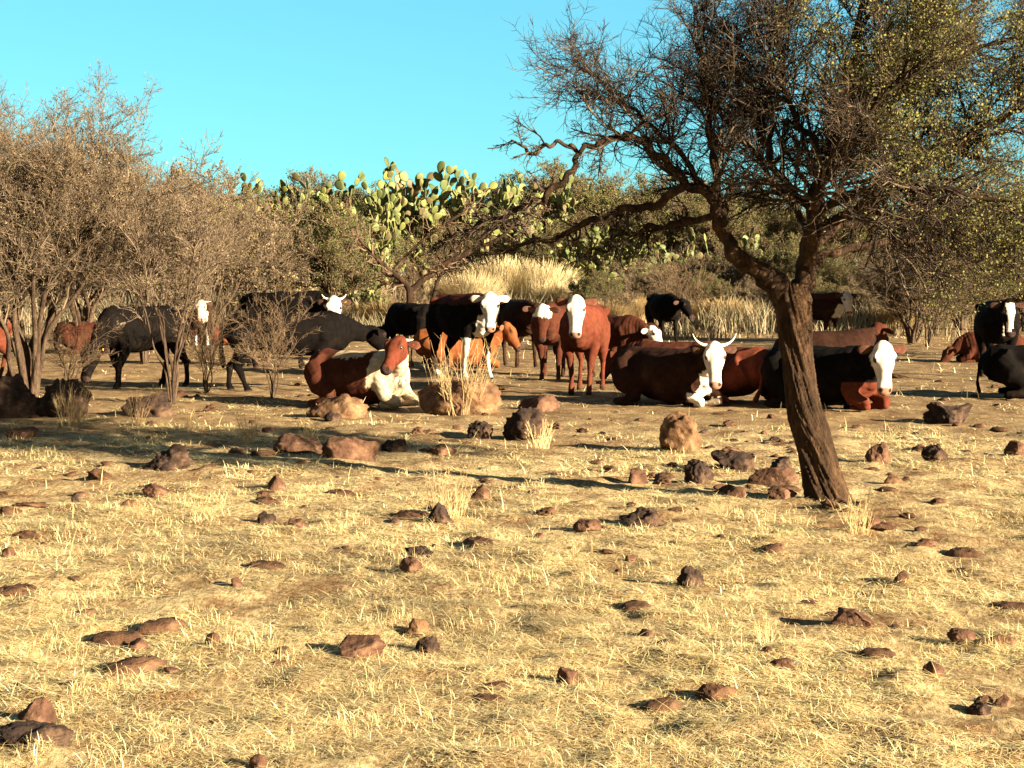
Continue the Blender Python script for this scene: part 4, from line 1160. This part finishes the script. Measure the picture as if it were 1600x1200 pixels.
def basis_matrix(x, z, loc):
    x = Vector(x).normalized(); z = Vector(z); y = z.cross(x).normalized(); z = x.cross(y)
    m = Matrix((x, y, z)).transposed().to_4x4(); m.translation = Vector(loc); return m

def horn_mesh(L, up):
    n = 9; t = np.linspace(0, 1, n)
    P = np.column_stack([np.sin(t * 1.2) * L, 0.25 * L * t, up * L * t ** 2.0])
    V, F4, F3 = loft(P, np.column_stack([.024 * (1 - t * .85), .024 * (1 - t * .85)]), 10, (0, 1, .2))
    return mesh_np('horn', V, [F4, F3], True, mats=[M['horn']])

def tag_mesh(mat):
    bm = bmesh.new(); bmesh.ops.create_cube(bm, size=1)
    for v in bm.verts:
        v.co.x *= .052 if v.co.z < 0 else .034
        v.co.y *= .004; v.co.z *= .068
    bmesh.ops.bevel(bm, geom=list(bm.edges), offset=.003, segments=1, affect='EDGES')
    me = bpy.data.meshes.new('ear_tag'); bm.to_mesh(me); bm.free(); me.materials.append(mat); return me
TAGS = {'r': tag_mesh(M['tag_red']), 'y': tag_mesh(M['tag_yellow'])}
bm = bmesh.new(); bmesh.ops.create_icosphere(bm, subdivisions=2, radius=.025)
EYE = bpy.data.meshes.new('eye'); bm.to_mesh(EYE); bm.free(); EYE.materials.append(M['eye'])
for p in EYE.polygons: p.use_smooth = True

def C(px, py, head, pose, coat, marks='', s=1.0, sx=1.0, label='', look=None, **k):
    d = dict(px=px, py=py, head=head, pose=pose, coat=coat, marks=marks, s=s, sx=sx, label=label, **k)
    if look is not None:
        y = (look - head + 180) % 360 - 180; d['yaw'] = y
    return d
GR = dict(npitch=-38, fpitch=-62)
HERD = [
    C(-48, 592, 180, 'stand', RED, '', .95, label='red cow cut by the left edge, only its rump showing', npitch=10),
    C(222, 606, 229, 'stand', BLACK, '', .98, label='black cow grazing behind the thin bush with a bright yellow ear tag', yaw=8, npitch=-50, fpitch=-66, tags='y'),
    C(312, 541, -72, 'stand', DBROWN, 'face brisket socks', .90, label='small dark white faced cow with level horns just right of the black grazing cow', look=-92, horns=(.20, .05), npitch=20, fpitch=-66),
    C(328, 540, 0, 'lie', RED, 'face', .72, label='red calf lying behind the small horned white faced cow', look=-60),
    C(140, 552, 5, 'lie', BROWN, '', 1.0, label='reddish brown cow lying behind the thick stemmed thorn bush', look=40),
    C(447, 575, -14, 'stand', BLACK, 'face', 1.10, label='black cow with white face, raised horn and yellow ear tag behind the long black cow', look=-86, npitch=12, fpitch=-68, horns=(.15, .55), tags='yr'),
    C(450, 612, 2, 'stand', BLACK, '', .90, sx=1.30, label='long black cow standing broadside behind the twig shrub, head turned to the back right', yaw=35, npitch=-6, fpitch=-48, belly=1),
    C(642, 566, 128, 'stand', BLACK, '', .92, label='black cow with an arched back grazing behind the white necked lying cow', yaw=0, **GR),
    C(712, 578, 8, 'lie', ORANGE, '', 1.0, label='orange brown cow lying behind the legs of the black white faced cow', look=-15, npitch=36),
    C(562, 634, -32, 'lie', BROWN, 'neck back', 1.0, label='reddish brown lying cow with white neck and back, head turned to the left', look=-118, npitch=48, fpitch=-42, headcol=RED, tags='r', horns=(.13, .1)),
    C(722, 592, -58, 'stand', BLACK, 'face brisket foreleg socks', 1.08, label='black cow with broad white face and white brisket standing behind the big boulder', look=-88, npitch=24, fpitch=-70, saddle=BROWN, horns=None, earcol=WHITE),
    C(812, 574, -75, 'stand', DBROWN, '', .98, label='dark brown cow standing behind the gap right of the white brisket cow', look=-60, npitch=14, fpitch=-55, tags='r'),
    C(862, 593, -95, 'stand', BROWN, 'poll', .98, label='brown cow with a round white forehead partly behind the red standing calf', look=-118, npitch=18, fpitch=-84),
    C(914, 614, -101, 'stand', RED, 'face', 1.0, label='red calf with long white face standing square to the camera in the centre', look=-96, npitch=36, fpitch=-70),
    C(958, 592, -48, 'stand', BROWN, 'face', .80, label='brown calf with white face lowered to the right, right behind the red calf', look=-38, npitch=-2, fpitch=-52, headcol=None, earcol=CREAM),
    C(985, 548, 180, 'lie', BROWN, '', .9, label='reddish cow lying far behind the brown calf, only ears and back showing', look=-120, tags='r'),
    C(1036, 537, -76, 'stand', BLACK, '', 1.02, label='black steer standing alone far behind the horned lying cow', look=-40, npitch=8, fpitch=-50, tags='r'),
    C(1052, 603, 160, 'lie', BROWN, '', .95, label='dark red cow lying right behind the horned white faced cow', look=150, npitch=5),
    C(1146, 628, 118, 'lie', RED, '', 1.0, label='red cow lying with its rump to the camera, right of the horned cow', look=140, npitch=-5),
    C(1040, 632, -46, 'lie', DBROWN, 'face foreknee brisket', 1.02, label='dark brown lying cow with white face and two upswept white horns', look=-90, npitch=34, fpitch=-66, horns=(.24, .62), tags='ry'),
    C(1276, 534, -44, 'stand', DBROWN, 'face brisket socks', 1.02, label='dark cow with white face and chest standing far behind the mesquite trunk', look=-80, npitch=24, fpitch=-66, saddle=BROWN, tags='r'),
    C(1288, 592, 10, 'lie', DBROWN, '', 1.08, label='dark brown cow lying directly behind the long white faced one by the trunk', look=60, npitch=34, fpitch=-20, headcol=BROWN),
    C(1284, 638, -46, 'lie', BLACK, 'face redknee', 1.08, label='large black lying cow with long white face, crossed by the mesquite trunk', look=-88, npitch=30, fpitch=-72, tags='r', earcol=BROWN),
    C(1556, 592, -98, 'stand', BLACK, 'blaze blazechest', 1.0, label='black cow with a white blaze standing at the right edge', look=-90, npitch=24, fpitch=-72, tags='r'),
    C(1548, 566, 178, 'lie', BROWN, '', .84, label='brown cow lying left of the black cow with the white blaze', look=-170, npitch=-20, yaw=0),
    C(1622, 622, -10, 'lie', BLACK, '', 1.0, label='black cow lying at the right edge below the one with the blaze', look=0),
]
_tmp = []
for i, c in enumerate(HERD):
    c['seed'] = 300 + i * 3
    me, h = cow_shape(c)
    o = link('tmp', me)
    r = o.modifiers.new('r', 'REMESH'); r.mode = 'VOXEL'; r.voxel_size = .019
    s = o.modifiers.new('s', 'SMOOTH'); s.factor = .5; s.iterations = 4
    _tmp.append((o, h))
dg = bpy.context.evaluated_depsgraph_get()
_new = []
for (o, h) in _tmp:
    _new.append(bpy.data.meshes.new_from_object(o.evaluated_get(dg), preserve_all_data_layers=False, depsgraph=dg))
for (o, h) in _tmp:
    m0 = o.data; bpy.data.objects.remove(o); bpy.data.meshes.remove(m0)
for c, me, (_, h) in zip(HERD, _new, _tmp):
    n = len(me.vertices); V = np.empty(n * 3, np.float32); me.vertices.foreach_get('co', V); V = V.reshape(-1, 3).astype(float)
    col = paint(V, c, h)
    # loose hide: small irregularities so that the body is not perfectly smooth
    nr = np.empty(n * 3, np.float32); me.vertex_normals.foreach_get('vector', nr)
    dzc = h['dz']
    flank = np.clip(1 - np.abs(V[:, 0] - .08) / .42, 0, 1) * np.clip(1 - np.abs(V[:, 2] - .95 - dzc) / .26, 0, 1) * (np.abs(V[:, 1]) > .2)
    ribs = np.sin((V[:, 0] + .15 * (V[:, 2] - dzc)) * 2 * math.pi / .095) * flank * .0035
    dnk = (V - h['n0']) @ h['dirn']
    folds = np.sin((dnk + .2 * V[:, 2]) * 2 * math.pi / .075) * .0035 * np.clip(1 - np.abs(dnk - .15) / .3, 0, 1) * (V[:, 0] > .35)
    V += nr.reshape(-1, 3) * (fbm(V, 9, c['seed'], 2) * .008 + fbm(V, 3.2, c['seed'] + 1, 2) * .016 + ribs + folds)[:, None]
    me.vertices.foreach_set('co', V.astype(np.float32).ravel())
    me.polygons.foreach_set('use_smooth', np.ones(len(me.polygons), bool))
    ca = me.color_attributes.new('tone', 'FLOAT_COLOR', 'POINT'); c4 = np.ones((n, 4), np.float32); c4[:, :3] = col
    ca.data.foreach_set('color', c4.ravel()); me.materials.clear(); me.materials.append(M['coat']); me.name = 'body'
    g = at(c['px'], c['py'])
    root = empty('cow', (g.x, g.y, hz(g.x, g.y) - .01), math.radians(c['head'] ))
    sxx = .86 if c['pose'] == 'lie' else .90
    root.scale = (c['s'] * c['sx'] * sxx, c['s'] * .93, c['s'] * .97)
    body = link('body', me, root)
    tag(root, c['label'], 'cow', 'cattle herd')
    poll, f, u, side = h['poll'], h['f'], h['u'], h['side']
    ec = c.get('earcol') or (c['headcol'] if c.get('headcol') else c['coat'])
    tags = list(c.get('tags', ''))
    for s in (1, -1):
        e = link('eye', EYE, root, Vector(poll + f * .145 + side * s * .098 + u * .052))
        em = ear_mesh(tuple(np.array(ec) * .7 + np.array((.06, .035, .025))), ec)
        d = side * s * 1.0 - f * .02 - u * .10 + np.array([0, 0, -.12])
        eo = link('ear', em, root); eo.matrix_local = basis_matrix(d, f * .6 + u * .8, poll + side * s * .088 - f * .01 - u * .02)
        if tags and s == (1 if len(tags) > 1 or c.get('tagside', 1) > 0 else -1) or (tags and len(c.get('tags', '')) > 1):
            to = link('ear_tag', TAGS[tags.pop(0)], eo)
            wd = Vector((.10, 0.0, 0.03)); to.location = wd
            # plate faces forward of the animal's ear and hangs down
            rot = eo.matrix_local.to_3x3().inverted() @ basis_matrix(side, (0, 0, 1), (0, 0, 0)).to_3x3()
            to.rotation_euler = rot.to_euler()
            to.location = wd + (eo.matrix_local.to_3x3().inverted() @ Vector((0, 0, -.05)))
        if c.get('horns'):
            L, upz = c['horns']
            hm = horn_mesh(L, upz)
            ho = link('horn', hm, root)
            ho.matrix_local = basis_matrix(side * s, np.array([0, 0, 1.]) if s > 0 else np.array([0, 0, 1.]), poll + side * s * .062 + u * .01 - f * .03)
